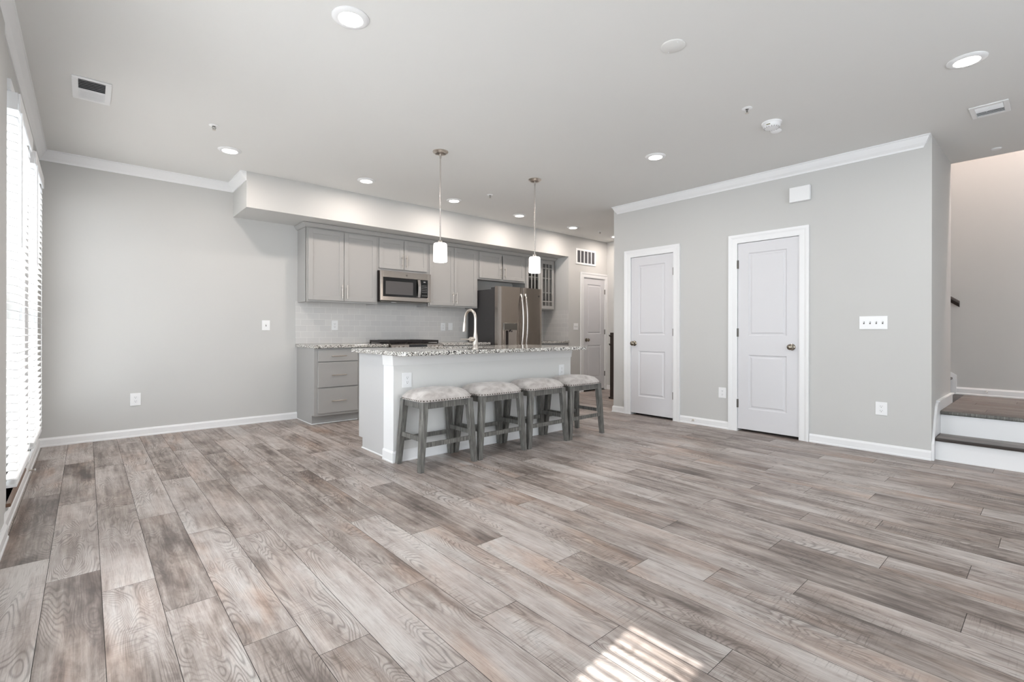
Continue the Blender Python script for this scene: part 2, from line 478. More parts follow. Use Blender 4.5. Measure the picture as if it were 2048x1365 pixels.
joint = {-1: 3.159, 0: 2.855, 1: 2.605, 2: 2.265, 3: 1.842, 4: 1.624, 5: 1.281, 6: 1.821, 7: 1.435, 8: 1.065, 9: 0.731, 10: 1.55,
         11: 1.29, 12: 1.016, 13: 0.722, 14: 1.437, 15: 0.951, 16: 0.541, 17: 1.471, 18: 0.984, 19: 0.665, 20: 0.199, 21: 1.13, 22: 0.809}
rows = []
PL, PWD = 1.205, 0.1776
for k in range(-2, 42):
    x0 = -0.129 + PWD * k; x1 = x0 + PWD
    x0 = max(x0, XW - 0.02); x1 = min(x1, XH + 0.02)
    if x1 - x0 < 0.02: continue
    j = joint.get(k, (2.1 - 0.34 * k) % PL)
    ys = [YB - 0.02]; y = j - PL * 5
    while y < YK + 0.02:
        if y > YB + 0.02: ys.append(y)
        y += PL
    ys.append(YK + 0.02)
    rows.append((x0, x1, list(zip(ys, ys[1:])), 0.0, 0))
planks('floor', rows, M['plank'])

# ------------------------------------------------------------------ shell
bm = B(); box(bm, XW - 0.3, XE, YB - 0.15, YK + 0.15, CEIL, CEIL + 0.12)
box(bm, XE, XH + 0.15, 3.3, YK + 0.15, CEIL, CEIL + 0.12)
struct('ceiling', bm, M['ceiling'])
bm = B(); box(bm, XE - 0.12, XH + 0.15, YB - 0.15, 3.4, 4.9, 5.0); box(bm, XE - 0.12, XE, YB - 0.15, 3.4, CEIL + 0.12, 4.9); box(bm, XE, XH, 3.3, 3.4, CEIL + 0.12, 4.9)
struct('wall_upstairs', bm, M['wall'])

bm = B(); box(bm, XW - 0.2, XH + 0.15, YK, YK + 0.15, 0, CEIL)
struct('wall_back', bm, M['wall'])
bm = B(); box(bm, XS, XR + 0.001, YS, YK, ZS, CEIL)
struct('wall_soffit', bm, M['wall'])

# hall wall (flush with the soffit) with the recess of door_3
D3 = (6.626, 7.221)
bm = B(); box(bm, XR, D3[0] - 0.012, YS, YK, 0, CEIL); box(bm, D3[1] + 0.012, XH, YS, YK, 0, CEIL)
box(bm, D3[0] - 0.012, D3[1] + 0.012, YS, YK, 2.058, CEIL); box(bm, D3[0] - 0.012, D3[1] + 0.012, YS + 0.16, YK, 0, 2.058)
struct('wall_hall', bm, M['wall'])

bm = B(); box(bm, XH, XH + 0.15, YB - 0.15, YK + 0.15, 0, 4.9)
struct('wall_far_right', bm, M['wall'])

# wall with the two closet doors
D1 = (3.690, 3.090); D2 = (2.316, 1.716)      # y of the left and right edge of each slab
DT = 2.036; g = 0.012
bm = B(); t = 0.12
def seg_(y0, y1, z0=0, z1=CEIL): box(bm, XD, XD + t, y0, y1, z0, z1)
seg_(YC, D2[1] - g); seg_(D2[1] - g, D2[0] + g, DT + g); seg_(D2[0] + g, D1[1] - g); seg_(D1[1] - g, D1[0] + g, DT + g); seg_(D1[0] + g, YD)
box(bm, XD + t, XE, YC, YC + t, 0, CEIL)
box(bm, XD + t, XE, YD - t, YD, 0, CEIL)
box(bm, XE - t, XE, YC + t, YD - t, 0, CEIL)
struct('wall_right', bm, M['wall'])
bm = B(); box(bm, XE, XH, 3.3, 3.4, 0, CEIL); struct('wall_stair_end', bm, M['wall'])

# wall_left: thin bay with the two tall windows, thicker wall nearer, window beside the camera
XWn = -0.318
W = [(3.86, 4.74), (5.02, 5.90)]
WZ0, WZ1 = 0.12, 2.42
NW = (0.485, 0.85, 0.35, 2.13)
SW = (-1.9, -0.4, 0.3, 2.3)  # invented opening behind the viewer, for the side fill light
MW = (1.55, 2.95, 0.25, 2.3)  # invented opening out of view, for the middle fill light
bm = B()
xo = XW - 0.16
def segw(y0, y1, z0=0, z1=CEIL, x1=XW): box(bm, xo, x1, y0, y1, z0, z1)
segw(3.60, W[0][0]); segw(W[0][1], W[1][0]); segw(W[1][1], YK)
for a, b_ in W: segw(a, b_, 0, WZ0); segw(a, b_, WZ1, CEIL)
segw(NW[1], MW[0], x1=XWn); segw(MW[1], 3.60, x1=XWn); segw(MW[0], MW[1], 0, MW[2], XWn); segw(MW[0], MW[1], MW[3], CEIL, XWn); segw(NW[0], NW[1], 0, NW[2], XWn); segw(NW[0], NW[1], NW[3], CEIL, XWn)
segw(SW[1], NW[0], x1=XWn); segw(SW[0], SW[1], 0, SW[2], XWn); segw(SW[0], SW[1], SW[3], CEIL, XWn); segw(YB, SW[0], x1=XWn)
struct('wall_left', bm, M['wall'])
bm = B()
box(bm, XW - 0.2, 0.8, YB - 0.15, YB, 0, CEIL); box(bm, 3.8, XH, YB - 0.15, YB, 0, CEIL)
box(bm, 0.8, 3.8, YB - 0.15, YB, 0, 0.4); box(bm, 0.8, 3.8, YB - 0.15, YB, 2.3, CEIL)
box(bm, XE, XH, YB - 0.15, YB, CEIL, 4.9)
struct('wall_rear', bm, M['wall'])

# windows ------------------------------------------------------------
def window(n, y0, y1, z0, z1, xin, rail=True):
    w = thing('window_%d' % n, (xin, (y0 + y1) / 2, z0), None, None, kind='structure')
    off = (xin, (y0 + y1) / 2, z0)
    x0, x1 = xin - 0.13, xin - 0.075
    f = 0.045
    bm = B()
    box(bm, x0, x1, y0, y0 + f, z0, z1); box(bm, x0, x1, y1 - f, y1, z0, z1)
    box(bm, x0, x1, y0 + f, y1 - f, z0, z0 + (0.19 if n < 3 else f)); box(bm, x0, x1, y0 + f, y1 - f, z1 - f, z1)  # tall windows: bottom rail deepened to block sun slits under the blinds
    if rail:
        zm = (z0 + z1) / 2; box(bm, x0, x1, y0 + f, y1 - f, zm - 0.025, zm + 0.025)
    link('window_frame', bm, M['trim'], w, off)
    bm = B(); box(bm, x0 + 0.02, x0 + 0.026, y0 + f, y1 - f, z0 + f, z1 - f)
    link('window_pane', bm, M['glass'], w, off)
    return w, off
for i, (a, b_) in enumerate(W):
    w, off = window(i + 1, a, b_, WZ0, WZ1, XW)
    bm = B(); c = 0.06; x0, x1 = XW, XW + 0.012
    c0 = c if i else 0.0
    if i: box(bm, x0, x1, a - c, a, WZ0 - 0.02, WZ1 + c)
    box(bm, x0, x1, b_, b_ + c, WZ0 - 0.02, WZ1 + c)
    box(bm, x0, x1 + 0.004, a, b_, WZ1, WZ1 + c)
    link('window_casing', bm, M['trim'], w, off)
    bm = B(); box(bm, XW - 0.075, XW + 0.02, a - 0.02, b_ + 0.02, WZ0 - 0.02, WZ0, 0.003)
    link('window_sill', bm, M['threshold'] if i == 0 else M['trim'], w, off)
window(3, NW[0], NW[1], NW[2], NW[3], XWn, rail=False)
window(4, SW[0], SW[1], SW[2], SW[3], XWn)  # unseen window, added as a daylight source
window(6, MW[0], MW[1], MW[2], MW[3], XWn)  # unseen window, added to light the left and centre of the room
w = thing('window_5', (2.3, YB, 0.4), None, None, kind='structure')  # unseen rear window, added as a daylight source
bm = B()
for xx in (0.8, 1.78, 2.77, 3.75): box(bm, xx, xx + 0.05, YB - 0.1, YB - 0.05, 0.4, 2.3)
box(bm, 0.85, 3.75, YB - 0.1, YB - 0.05, 0.4, 0.45); box(bm, 0.85, 3.75, YB - 0.1, YB - 0.05, 2.25, 2.3)
link('window_frame', bm, M['trim'], w, (2.3, YB, 0.4))

# blinds --------------------------------------------------------------
def blind(y0, y1, z0, z1, x0, x1, label, tilt=0.0, pitch=0.0475, cord=True):
    loc = ((x0 + x1) / 2, (y0 + y1) / 2, z0)
    b = thing('window_blind', loc, label, 'blind')
    bm = B(); z = z0 + 0.045; xm = (x0 + x1) / 2; hw = (x1 - x0) / 2
    while z < z1 - 0.085:
        dz = math.tan(tilt) * hw
        vs = []
        for (xx, zz) in ((x0, z + dz), (xm, z + 0.003), (x1, z - dz)):
            vs.append((xx, zz))
        prism(bm, [(a, q) for a, q in vs] + [(a, q - 0.003) for a, q in reversed(vs)], lambda a, q, d: (a, d, q), y0, y1)
        z += pitch
    link('slats', bm, M['slat'], b, loc)
    bm = B(); box(bm, x0 + 0.002, x1 - 0.002, y0, y1, z1 - 0.045, z1); link('headrail', bm, M['plastic'], b, loc)
    bm = B()
    box(bm, x1, x1 + 0.010, y0 - 0.004, y1 + 0.004, z1 - 0.085, z1 + 0.010, 0.002)
    box(bm, x0, x1, y0 - 0.012, y0 - 0.004, z1 - 0.085, z1 + 0.010)
    link('valance', bm, M['plastic'], b, loc)
    bm = B(); box(bm, x0 + 0.002, x1 - 0.002, y0, y1, z0, z0 + 0.018, 0.002); link('bottom_rail', bm, M['plastic'], b, loc)
    bm = B()
    for yy in (y0 + 0.1, y1 - 0.1):
        for xx in (x0 + 0.0005, x1 + 0.0005):
            bm = B(); cyl(bm, (xx, yy, z0 + 0.01), (xx, yy, z1 - 0.04), 0.0012, seg=6)
            link('ladder_cord', bm, M['plastic'], b, loc)
    if cord:
        bm = B(); cyl(bm, (x1 + 0.012, y0 + 0.05, z1 - 0.85), (x1 + 0.012, y0 + 0.05, z1 - 0.08), 0.004, seg=8)
        link('tilt_wand', bm, M['plastic'], b, loc)
    return b
blind(3.885, 4.73, 0.195, 2.405, -0.345, -0.291, 'white slatted blind at the nearer tall window on the left wall', tilt=0.10)
blind(5.045, 5.89, 0.195, 2.405, -0.345, -0.291, 'white slatted blind next to the corner where the left wall meets the back wall', tilt=0.10)
blind(NW[0] + 0.005, NW[1] - 0.005, NW[2] + 0.01, NW[3] - 0.02, XWn - 0.065, XWn - 0.015, 'white slatted blind in the narrow window beside the viewer', tilt=0.58, pitch=0.05, cord=False)

blind(MW[0] + 0.005, MW[1] - 0.005, MW[2] + 0.01, MW[3] - 0.02, XWn - 0.065, XWn - 0.012, 'added wide white sun-blocking blind on the left wall between viewer and tall windows', tilt=0.05)  # added out of view to keep direct sun out of the invented window
blind(SW[0] + 0.005, SW[1] - 0.005, SW[2] + 0.01, SW[3] - 0.02, XWn - 0.065, XWn - 0.012, 'added wide white sun-blocking blind on the left wall behind the viewer', tilt=-0.15)  # unseen, added to cut the sun bouncing in from behind

# ------------------------------------------------------------------ mouldings
CR = [(0, CEIL), (0, CEIL - 0.094), (0.008, CEIL - 0.094), (0.012, CEIL - 0.080), (0.030, CEIL - 0.058), (0.046, CEIL - 0.026), (0.052, CEIL - 0.012), (0.060, CEIL - 0.010), (0.060, CEIL)]
bm = B(); sweep(bm, [(XS, YS + 0.002), (XS, YK), (XW, YK), (XW + 0.0, YB)], CR, side=1)
o = struct('trim_1', bm, M['trim'])
bm = B(); sweep(bm, [(XD + 0.0006, YD - 0.062), (XD, YD - 0.062), (XD, YC + 0.062), (XD + 0.0006, YC + 0.062)], CR, side=-1)
struct('trim_2', bm, M['trim'])

BH, BT_ = 0.082, 0.014
BP = [(0, 0.0), (0.018, 0.0), (0.018, 0.012), (BT_, 0.018), (BT_, BH - 0.018), (0.008, BH - 0.006), (0.006, BH), (0, BH)]
bm = B(); sweep(bm, [(1.947, YK), (XW, YK), (XW, 3.60)], BP, side=1); struct('baseboard_back', bm, M['trim'])
bm = B(); sweep(bm, [(XWn, 3.60), (XWn, YB)], BP, side=1); struct('baseboard_left', bm, M['trim'])
CW = 0.098                                       # casing width
bm = B(); sweep(bm, [(XD + 0.3, YD), (XD, YD), (XD, D1[0] + CW)], BP, side=-1)
sweep(bm, [(XD, D1[1] - CW), (XD, D2[0] + CW)], BP, side=-1)
sweep(bm, [(XD, D2[1] - CW), (XD, YC), ], BP, side=-1)
struct('baseboard_right', bm, M['trim'])
bm = B(); sweep(bm, [(XR, YS + 0.02), (XR, YS), (D3[0] - 0.088, YS)], BP, side=-1); sweep(bm, [(XH, YS), (XH, 3.4)], BP, side=-1)
struct('baseboard_hall', bm, M['trim'])

# ------------------------------------------------------------------ doors
def door(n, F, wdt, loc, hinge_right, knob_u):
    """slab 0..wdt in u, z 0.028..2.036; F maps (u, d, z)"""
    top = 2.036; bot = 0.028
    d = thing('door_%d' % n, loc, None, None, kind='structure')
    # casing
    c = 0.095; e = 0.004
    bm = B()
    prof = [(0.0, 0.0), (0.0, 0.009), (0.012, 0.012), (0.05, 0.013), (0.068, 0.019), (c - e, 0.021), (c - e, 0.0)]
    # left, right, head with mitres
    for sgn, u_in in ((-1, -e), (1, wdt + e)):
        ring0, ring1 = [], []
        for o_, dd in prof:
            ring0.append(bm.verts.new(F(u_in + sgn * o_, dd, 0))); ring1.append(bm.verts.new(F(u_in + sgn * o_, dd, top + e + o_)))
        k = len(prof)
        for j in range(k): bm.faces.new((ring0[j], ring0[(j + 1) % k], ring1[(j + 1) % k], ring1[j]))
        bm.faces.new(ring0); bm.faces.new(ring1)
    r0 = [bm.verts.new(F(-e - o_, dd, top + e + o_)) for o_, dd in prof]; r1 = [bm.verts.new(F(wdt + e + o_, dd, top + e + o_)) for o_, dd in prof]
    k = len(prof)
    for j in range(k): bm.faces.new((r0[j], r0[(j + 1) % k], r1[(j + 1) % k], r1[j]))
    bm.faces.new(r0); bm.faces.new(r1)
    link('door_casing', bm, M['trim'], d, loc)
    # jamb
    bm = B(); j = 0.012
    fbox(bm, F, -j, -0.003, -0.12, 0.0, 0, top + 0.010); fbox(bm, F, wdt + 0.003, wdt + j, -0.12, 0.0, 0, top + 0.010)
    fbox(bm, F, -0.003, wdt + 0.003, -0.12, 0.0, top + 0.004, top + 0.012)
    link('door_jamb', bm, M['trim'], d, loc)
    # slab with two moulded panels
    bm = B()
    dz0, dz1 = -0.040, -0.004
    um, uw = 0.112 * wdt / 0.6, wdt - 0.112 * wdt / 0.6
    pan = [(0.248, 0.83), (1.035, 1.925)]
    us = [0, um, uw, wdt]; zs = [bot, pan[0][0], pan[0][1], pan[1][0], pan[1][1], top]
    for i in range(3):
        for k in range(5):
            if i == 1 and k in (1, 3):
                a0, a1, b0, b1 = us[1], us[2], zs[k], zs[k + 1]
                steps = [(0.0, dz1), (0.010, dz1 - 0.009), (0.022, dz1 - 0.009), (0.036, dz1 - 0.002)]
                prev = None
                for s_, dd in steps:
                    ring = [bm.verts.new(F(a0 + s_, dd, b0 + s_)), bm.verts.new(F(a1 - s_, dd, b0 + s_)), bm.verts.new(F(a1 - s_, dd, b1 - s_)), bm.verts.new(F(a0 + s_, dd, b1 - s_))]
                    if prev:
                        for q in range(4): bm.faces.new((prev[q], prev[(q + 1) % 4], ring[(q + 1) % 4], ring[q]))
                    prev = ring
                bm.faces.new(prev)
            else:
                bm.faces.new([bm.verts.new(F(x_, dz1, z_)) for x_, z_ in ((us[i], zs[k]), (us[i + 1], zs[k]), (us[i + 1], zs[k + 1]), (us[i], zs[k + 1]))])
    for (a, b_) in (((0, bot), (wdt, bot)), ((wdt, bot), (wdt, top)), ((wdt, top), (0, top)), ((0, top), (0, bot))):
        bm.faces.new([bm.verts.new(F(a[0], dz1, a[1])), bm.verts.new(F(b_[0], dz1, b_[1])), bm.verts.new(F(b_[0], dz0, b_[1])), bm.verts.new(F(a[0], dz0, a[1]))])
    bm.faces.new([bm.verts.new(F(x_, dz0, z_)) for x_, z_ in ((0, bot), (wdt, bot), (wdt, top), (0, top))])
    bmesh.ops.remove_doubles(bm, verts=bm.verts, dist=0.0001)
    leaf = link('door_leaf', bm, M['door'], d, loc)
    # knob
    o0 = Vector(F(knob_u, -0.004, 0.925)); ax = (Vector(F(knob_u, 1, 0.925)) - Vector(F(knob_u, 0, 0.925))).normalized()
    bm = B(); lathe(bm, [(0, 0), (0.033, 0), (0.033, 0.006), (0.024, 0.011), (0.012, 0.014), (0.011, 0.030), (0.020, 0.036), (0.029, 0.046), (0.030, 0.056), (0.024, 0.066), (0.012, 0.071), (0, 0.072)], o0, ax, 28)
    link('door_knob', bm, M['knob'], leaf, loc, smooth=50)
    # hinges
    hu = wdt + 0.001 if hinge_right else -0.001
    for hz in (0.30, 1.07, 1.81):
        bm = B(); fbox(bm, F, hu - 0.006, hu + 0.010, -0.006, 0.0015, hz - 0.045, hz + 0.045)
        cyl(bm, F(hu + (0.002 if hinge_right else -0.002), 0.006, hz - 0.045), F(hu + (0.002 if hinge_right else -0.002), 0.006, hz + 0.045), 0.006, seg=12)
        link('hinge', bm, M['hinge'], d, loc)
    return d
door(1, frame_right(D1[0]), D1[0] - D1[1], (XD, (D1[0] + D1[1]) / 2, 0), True, 0.052)
door(2, frame_right(D2[0]), D2[0] - D2[1], (XD, (D2[0] + D2[1]) / 2, 0), False, D2[0] - D2[1] - 0.062)
door(3, frame_hall(D3[0]), D3[1] - D3[0], ((D3[0] + D3[1]) / 2, YS, 0), True, 0.075)

# ------------------------------------------------------------------ outlets, switches, vents, small wall things
def wall_plate(name, F, u, z, w_, h_, label, cat, kind, group=None, gangs=1, d0=0.0):
    """plate centred at (u, z) in frame F"""
    loc = tuple(F(u, d0, z))
    t_ = thing(name, loc, label, cat, group)
    G = lambda a, d, c: F(u + a, d0 + d, z + c)
    bm = B(); fbox(bm, G, -w_ / 2, w_ / 2, 0.0002, 0.006, -h_ / 2, h_ / 2, 0.002, 2)
    link('cover_plate', bm, M['plastic'], t_, loc)
    for gi in range(gangs):
        gu = (gi - (gangs - 1) / 2) * 0.046
        if kind == 'outlet':
            for s_ in (-1, 1):
                bm = B(); fbox(bm, G, gu - 0.016, gu + 0.016, 0.006, 0.0085, s_ * 0.0195 - 0.0135, s_ * 0.0195 + 0.0135, 0.002)
                rc = link('receptacle', bm, M['plastic'], t_, loc)
                bm = B()
                for a in (-0.0075, 0.0055): fbox(bm, G, gu + a, gu + a + 0.002, 0.0085, 0.0089, s_ * 0.0195 - 0.001, s_ * 0.0195 + 0.008)
                fbox(bm, G, gu - 0.0025, gu + 0.0025, 0.0085, 0.0089, s_ * 0.0195 - 0.010, s_ * 0.0195 - 0.005)
                link('slots', bm, M['slot'], rc, loc)
        elif kind == 'toggle':
            bm = B(); fbox(bm, G, gu - 0.005, gu + 0.005, 0.006, 0.0066, -0.012, 0.012); link('switch_slot', bm, M['slot'], t_, loc)
            bm = B(); fbox(bm, G, gu - 0.0035, gu + 0.0035, 0.0066, 0.018, 0.001, 0.010, 0.001); link('toggle', bm, M['plastic'], t_, loc)
        elif kind == 'rocker':
            bm = B(); fbox(bm, G, gu - 0.016, gu + 0.016, 0.006, 0.009, -0.032, 0.032, 0.002); link('rocker', bm, M['plastic'], t_, loc)
        for s_ in ((-1, 1) if kind != 'outlet' else (0,)):
            bm = B(); cyl(bm, G(gu, 0.006, s_ * 0.042), G(gu, 0.0072, s_ * 0.042), 0.003, seg=10); link('screw', bm, M['plastic'], t_, loc)
    return t_
FB = frame_back(0.0)
wall_plate('wall_outlet', FB, 0.374, 0.380, 0.085, 0.125, 'white duplex outlet low on the bare grey wall at left, between window and cabinets', 'outlet', 'outlet')
wall_plate('light_switch', FB, 1.590, 1.143, 0.085, 0.117, 'single white switch plate on the bare wall just left of the tile backsplash', 'switch', 'toggle')
wall_plate('wall_outlet', FB, 2.405, 1.150, 0.080, 0.122, 'white outlet in the tile backsplash below the large left wall cabinet', 'outlet', 'outlet', d0=0.009)
wall_plate('wall_outlet', FB, 4.062, 1.145, 0.080, 0.120, 'white outlet in the tile backsplash right of the range', 'outlet', 'outlet', d0=0.009)
wall_plate('light_switch', FB, 4.197, 1.150, 0.075, 0.112, 'white rocker switch in the tile backsplash, nearest the refrigerator', 'switch', 'rocker', d0=0.009)
FR = frame_right(0.0)
wall_plate('wall_outlet', FR, -2.482, 0.398, 0.085, 0.117, 'white outlet low on the wall between the two closet doors', 'outlet', 'outlet')
wall_plate('wall_outlet', FR, -1.047, 0.395, 0.085, 0.117, 'white outlet low on the wall right of the larger closet door', 'outlet', 'outlet')
wall_plate('light_switch', FR, -1.108, 1.163, 0.208, 0.118, 'wide white four-gang switch plate on the wall right of the larger closet door', 'switch', 'toggle', gangs=4)
FH = frame_hall(0.0)
wall_plate('light_switch', FH, 6.414, 1.163, 0.116, 0.116, 'white two-gang switch beside the far hall door', 'switch', 'toggle', gangs=2)

bm = B(); F = frame_right(1.699); fbox(bm, F, -0.092, 0.092, 0, 0.045, 2.372, 2.520, 0.006, 2)
o = link('door_chime', bm, M['plastic'], None, (XD, 1.699, 2.446)); o.location = (XD, 1.699, 2.446)
tag(o, 'white rectangular chime box high on the wall above the larger closet door', 'door chime')

# return-air grille in the hall
loc = (6.679, YS, 2.40)
t_ = thing('return_air_grille', loc, 'white return air grille with five dark slots above the far hall door', 'vent')
bm = B(); F = frame_hall(6.413); W_ = 0.532; z0, z1 = 2.262, 2.536
fbox(bm, F, 0, W_, 0, 0.010, z0, z0 + 0.032); fbox(bm, F, 0, W_, 0, 0.010, z1 - 0.032, z1)
n_ = 5; m0 = 0.032; sw = (W_ - 2 * m0 - 4 * 0.020) / n_
fbox(bm, F, 0, m0, 0, 0.010, z0 + 0.032, z1 - 0.032); fbox(bm, F, W_ - m0, W_, 0, 0.010, z0 + 0.032, z1 - 0.032)
for i in range(4):
    a = m0 + sw * (i + 1) + 0.02 * i; fbox(bm, F, a, a + 0.02, 0, 0.010, z0 + 0.032, z1 - 0.032)
link('grille_frame', bm, M['trim'], t_, loc)
bm = B(); fbox(bm, F, m0, W_ - m0, 0.0004, 0.0012, z0 + 0.032, z1 - 0.032); link('duct_shade_sheet', bm, M['vent_dark'], t_, loc)  # flat dark sheet paints the shade inside the duct
bm = B()
for i in range(14):
    z = z0 + 0.040 + i * 0.0145; fbox(bm, F, m0, W_ - m0, 0.002, 0.006, z, z + 0.004)
link('louvers', bm, M['vent_dark'], t_, loc)  # louvers share the painted duct shade

# door stops
def door_stop(p, ax, label, k_=1.0):
    t_ = thing('door_stop', p, label, 'door stop')
    a = Vector(ax)
    bm = B(); lathe(bm, [(0, 0), (0.012, 0), (0.012, 0.004), (0.005, 0.006), (0.005, 0.058)], (0, 0, 0), a, 14); link('spring', bm, M['nickel'], t_)
    bm = B(); lathe(bm, [(0.0, 0.058), (0.008, 0.058), (0.008, 0.070), (0, 0.072)], (0, 0, 0), a, 14); link('rubber_tip', bm, M['plastic'], t_)
    t_.scale = (k_, 1, 1)
door_stop((XD - BT_, 2.818, 0.048), (-1, 0, 0), 'small spring door stop on the baseboard between the closet doors')
door_stop((XH - BT_, 0.515, 0.435), (-1, 0, 0), 'small spring door stop on the baseboard above the stair landing')
door_stop((XW + BT_, 5.02, 0.045), (1, 0, 0), 'small door stop on the baseboard under the left wall blinds', 0.55)

# ------------------------------------------------------------------ ceiling things
def downlight(x, y, label, first=[None]):
    if first[0] is None:
        t_ = thing('recessed_light', (x, y, CEIL), label, 'ceiling light', 'round recessed ceiling lights')
        bm = B(); lathe(bm, [(0.058, -0.0005), (0.095, -0.0005), (0.095, -0.004), (0.088, -0.010), (0.070, -0.013), (0.064, -0.013), (0.058, -0.009), (0.058, -0.0005)], seg=40)
        link('trim_ring', bm, M['plastic'], t_, smooth=40)
        bm = B(); lathe(bm, [(0, -0.0090), (0.040, -0.0090), (0.0622, -0.0090), (0.0622, -0.0120), (0.040, -0.0150), (0, -0.0160)], seg=40)
        link('lens', bm, M['lens'], t_, smooth=40)
        first[0] = t_
    else:
        t_ = first[0].copy(); COL.objects.link(t_); t_.location = (x, y, CEIL); t_['label'] = label
        for ch in first[0].children:
            if ch.type != 'MESH': continue
            c = ch.copy(); COL.objects.link(c); c.parent = t_
    kit = y > 4.5
    l_ = light('downlight_beam', 'AREA', (x, y, CEIL - 0.018), 7.0 if kit else (6.0 if y > 2.5 else 9.0), (1.0, 0.88, 0.80) if kit else (1.0, 0.97, 0.95), size=0.11, shape='DISK')
    return t_
downlight(1.046, 2.483, 'large-looking lit recessed ceiling light nearest the top centre of the view')
downlight(4.020, 0.373, 'lit recessed ceiling light at far right, next to the ceiling vent')
downlight(4.041, 2.531, 'lit recessed ceiling light in front of the smaller closet door, between smoke alarm and pendants')
downlight(0.985, 5.045, 'lit recessed ceiling light left of the soffit corner, nearest the window wall')
downlight(2.312, 5.055, 'lit recessed ceiling light left of the nearer pendant rod, above the large wall cabinet')
downlight(3.496, 5.081, 'lit recessed ceiling light just right of the nearer pendant rod')
downlight(4.648, 5.112, 'lit recessed ceiling light just left of the farther pendant rod')
downlight(5.820, 5.132, 'lit recessed ceiling light right of the farther pendant rod, before the return grille')
downlight(6.930, 5.125, 'lit recessed ceiling light at the end of the hall, half hidden by the wall edge')

def sprinkler(x, y, label, flat=False):
    t_ = thing('fire_sprinkler', (x, y, CEIL), label, 'sprinkler')
    bm = B(); lathe(bm, [(0.012, 0), (0.036, 0), (0.036, -0.003), (0.028, -0.007), (0.014, -0.008), (0.012, 0)], seg=28); link('escutcheon', bm, M['plastic'], t_, smooth=40)
    if flat:
        bm = B(); lathe(bm, [(0, -0.006), (0.030, -0.006), (0.030, -0.010), (0, -0.010)], seg=28); link('cover_disc', bm, M['plastic'], t_)
        return
    bm = B()
    cyl(bm, (0, 0, 0), (0, 0, -0.010), 0.011, 0.007, 14)
    for s_ in (-1, 1):
        tube(bm, [(s_ * 0.007, 0, -0.006), (s_ * 0.013, 0, -0.020), (s_ * 0.003, 0, -0.036)], 0.002, 8)
    cyl(bm, (0, 0, -0.008), (0, 0, -0.034), 0.002, seg=8)
    link('sprinkler_frame', bm, M['hinge'], t_)
    bm = B(); cyl(bm, (0, 0, -0.036), (0, 0, -0.0375), 0.014, seg=16); link('deflector', bm, M['nickel'], t_)
sprinkler(3.678, 1.535, 'small white sprinkler head on the ceiling beside the smoke alarm')
sprinkler(0.771, 4.522, 'small white sprinkler head on the ceiling above the left end of the room')
sprinkler(3.682, 4.584, 'small white sprinkler head on the ceiling between the two pendant rods')
sprinkler(6.401, 5.05, 'small white sprinkler head on the hall ceiling near the return grille')
sprinkler(6.158, 0.375, 'flat round sprinkler cover on the ceiling in front of the stairs', flat=True)

t_ = thing('junction_cover', (2.553, 1.485, CEIL), 'flat white round blank cover plate on the ceiling, with two screws', 'cover plate')
bm = B(); lathe(bm, [(0, 0), (0.068, 0), (0.068, -0.004), (0.062, -0.007), (0, -0.008)], seg=48); link('cover_disc', bm, M['ceiling'], t_, smooth=30)
for a in (-0.045, 0.045):
    bm = B(); cyl(bm, (a * 0.6, a, -0.0075), (a * 0.6, a, -0.010), 0.004, seg=10); link('screw', bm, M['plastic'], t_)

t_ = thing('smoke_detector', (4.075, 1.510, CEIL), 'round white smoke alarm on the ceiling', 'smoke alarm')
bm = B(); lathe(bm, [(0, 0), (0.072, 0), (0.072, -0.010), (0.064, -0.014), (0.062, -0.018), (0, -0.018)], seg=48); link('base', bm, M['plastic'], t_, smooth=30)
bm = B(); lathe(bm, [(0, -0.018), (0.062, -0.018), (0.062, -0.036), (0.054, -0.044), (0.030, -0.048), (0, -0.049)], seg=48); link('housing', bm, M['plastic'], t_, smooth=30)
bm = B(); box(bm, -0.0635, -0.0615, -0.012, 0.016, -0.032, -0.026); link('label', bm, M['paper'], t_)
bm = B()
for i in range(18):
    a = i * 2 * PI / 18; cyl(bm, (0.058 * math.cos(a), 0.058 * math.sin(a), -0.0405), (0.050 * math.cos(a), 0.050 * math.sin(a), -0.0462), 0.0016, seg=6)
link('sounder_slots', bm, M['slot'], t_)
t_ = thing('ceiling_sensor', (4.262, 1.545, CEIL), 'small round white sensor knob on the ceiling next to the smoke alarm', 'sensor')
bm = B(); lathe(bm, [(0, 0), (0.040, 0), (0.041, -0.006), (0.034, -0.012), (0.020, -0.016), (0, -0.017)], seg=32); link('sensor_body', bm, M['plastic'], t_, smooth=30)

def register(x0, x1, y0, y1, label, dark_low):
    cx, cy = (x0 + x1) / 2, (y0 + y1) / 2
    loc = (cx, cy, CEIL)
    t_ = thing('ceiling_vent', loc, label, 'vent')
    bm = B(); ox, oy = (0.032, 0.03)
    longy = False
    z0, z1 = CEIL - 0.008, CEIL - 0.0005
    box(bm, x0, x1, y0, y0 + oy, z0, z1, 0.002); box(bm, x0, x1, y1 - oy, y1, z0, z1, 0.002)
    box(bm, x0, x0 + ox, y0 + oy, y1 - oy, z0, z1, 0.0); box(bm, x1 - ox, x1, y0 + oy, y1 - oy, z0, z1, 0.0)
    link('vent_frame', bm, M['plastic'], t_, loc)
    bm = B(); box(bm, x0 + ox, x1 - ox, y0 + oy, y1 - oy, CEIL - 0.0012, CEIL - 0.0004); link('duct_shade_sheet', bm, M['vent_dark'], t_, loc)  # dark sheet on the ceiling, painted as the shade of a duct
    return t_, loc, (x0 + ox, x1 - ox, y0 + oy, y1 - oy)
t_, loc, (a0, a1, b0, b1) = register(-0.076, 0.127, 4.225, 4.625, 'white ceiling vent with a dark louvered half, above the left windows', True)
bm = B(); n_ = 12; ym = (b0 + b1) / 2 + 0.0
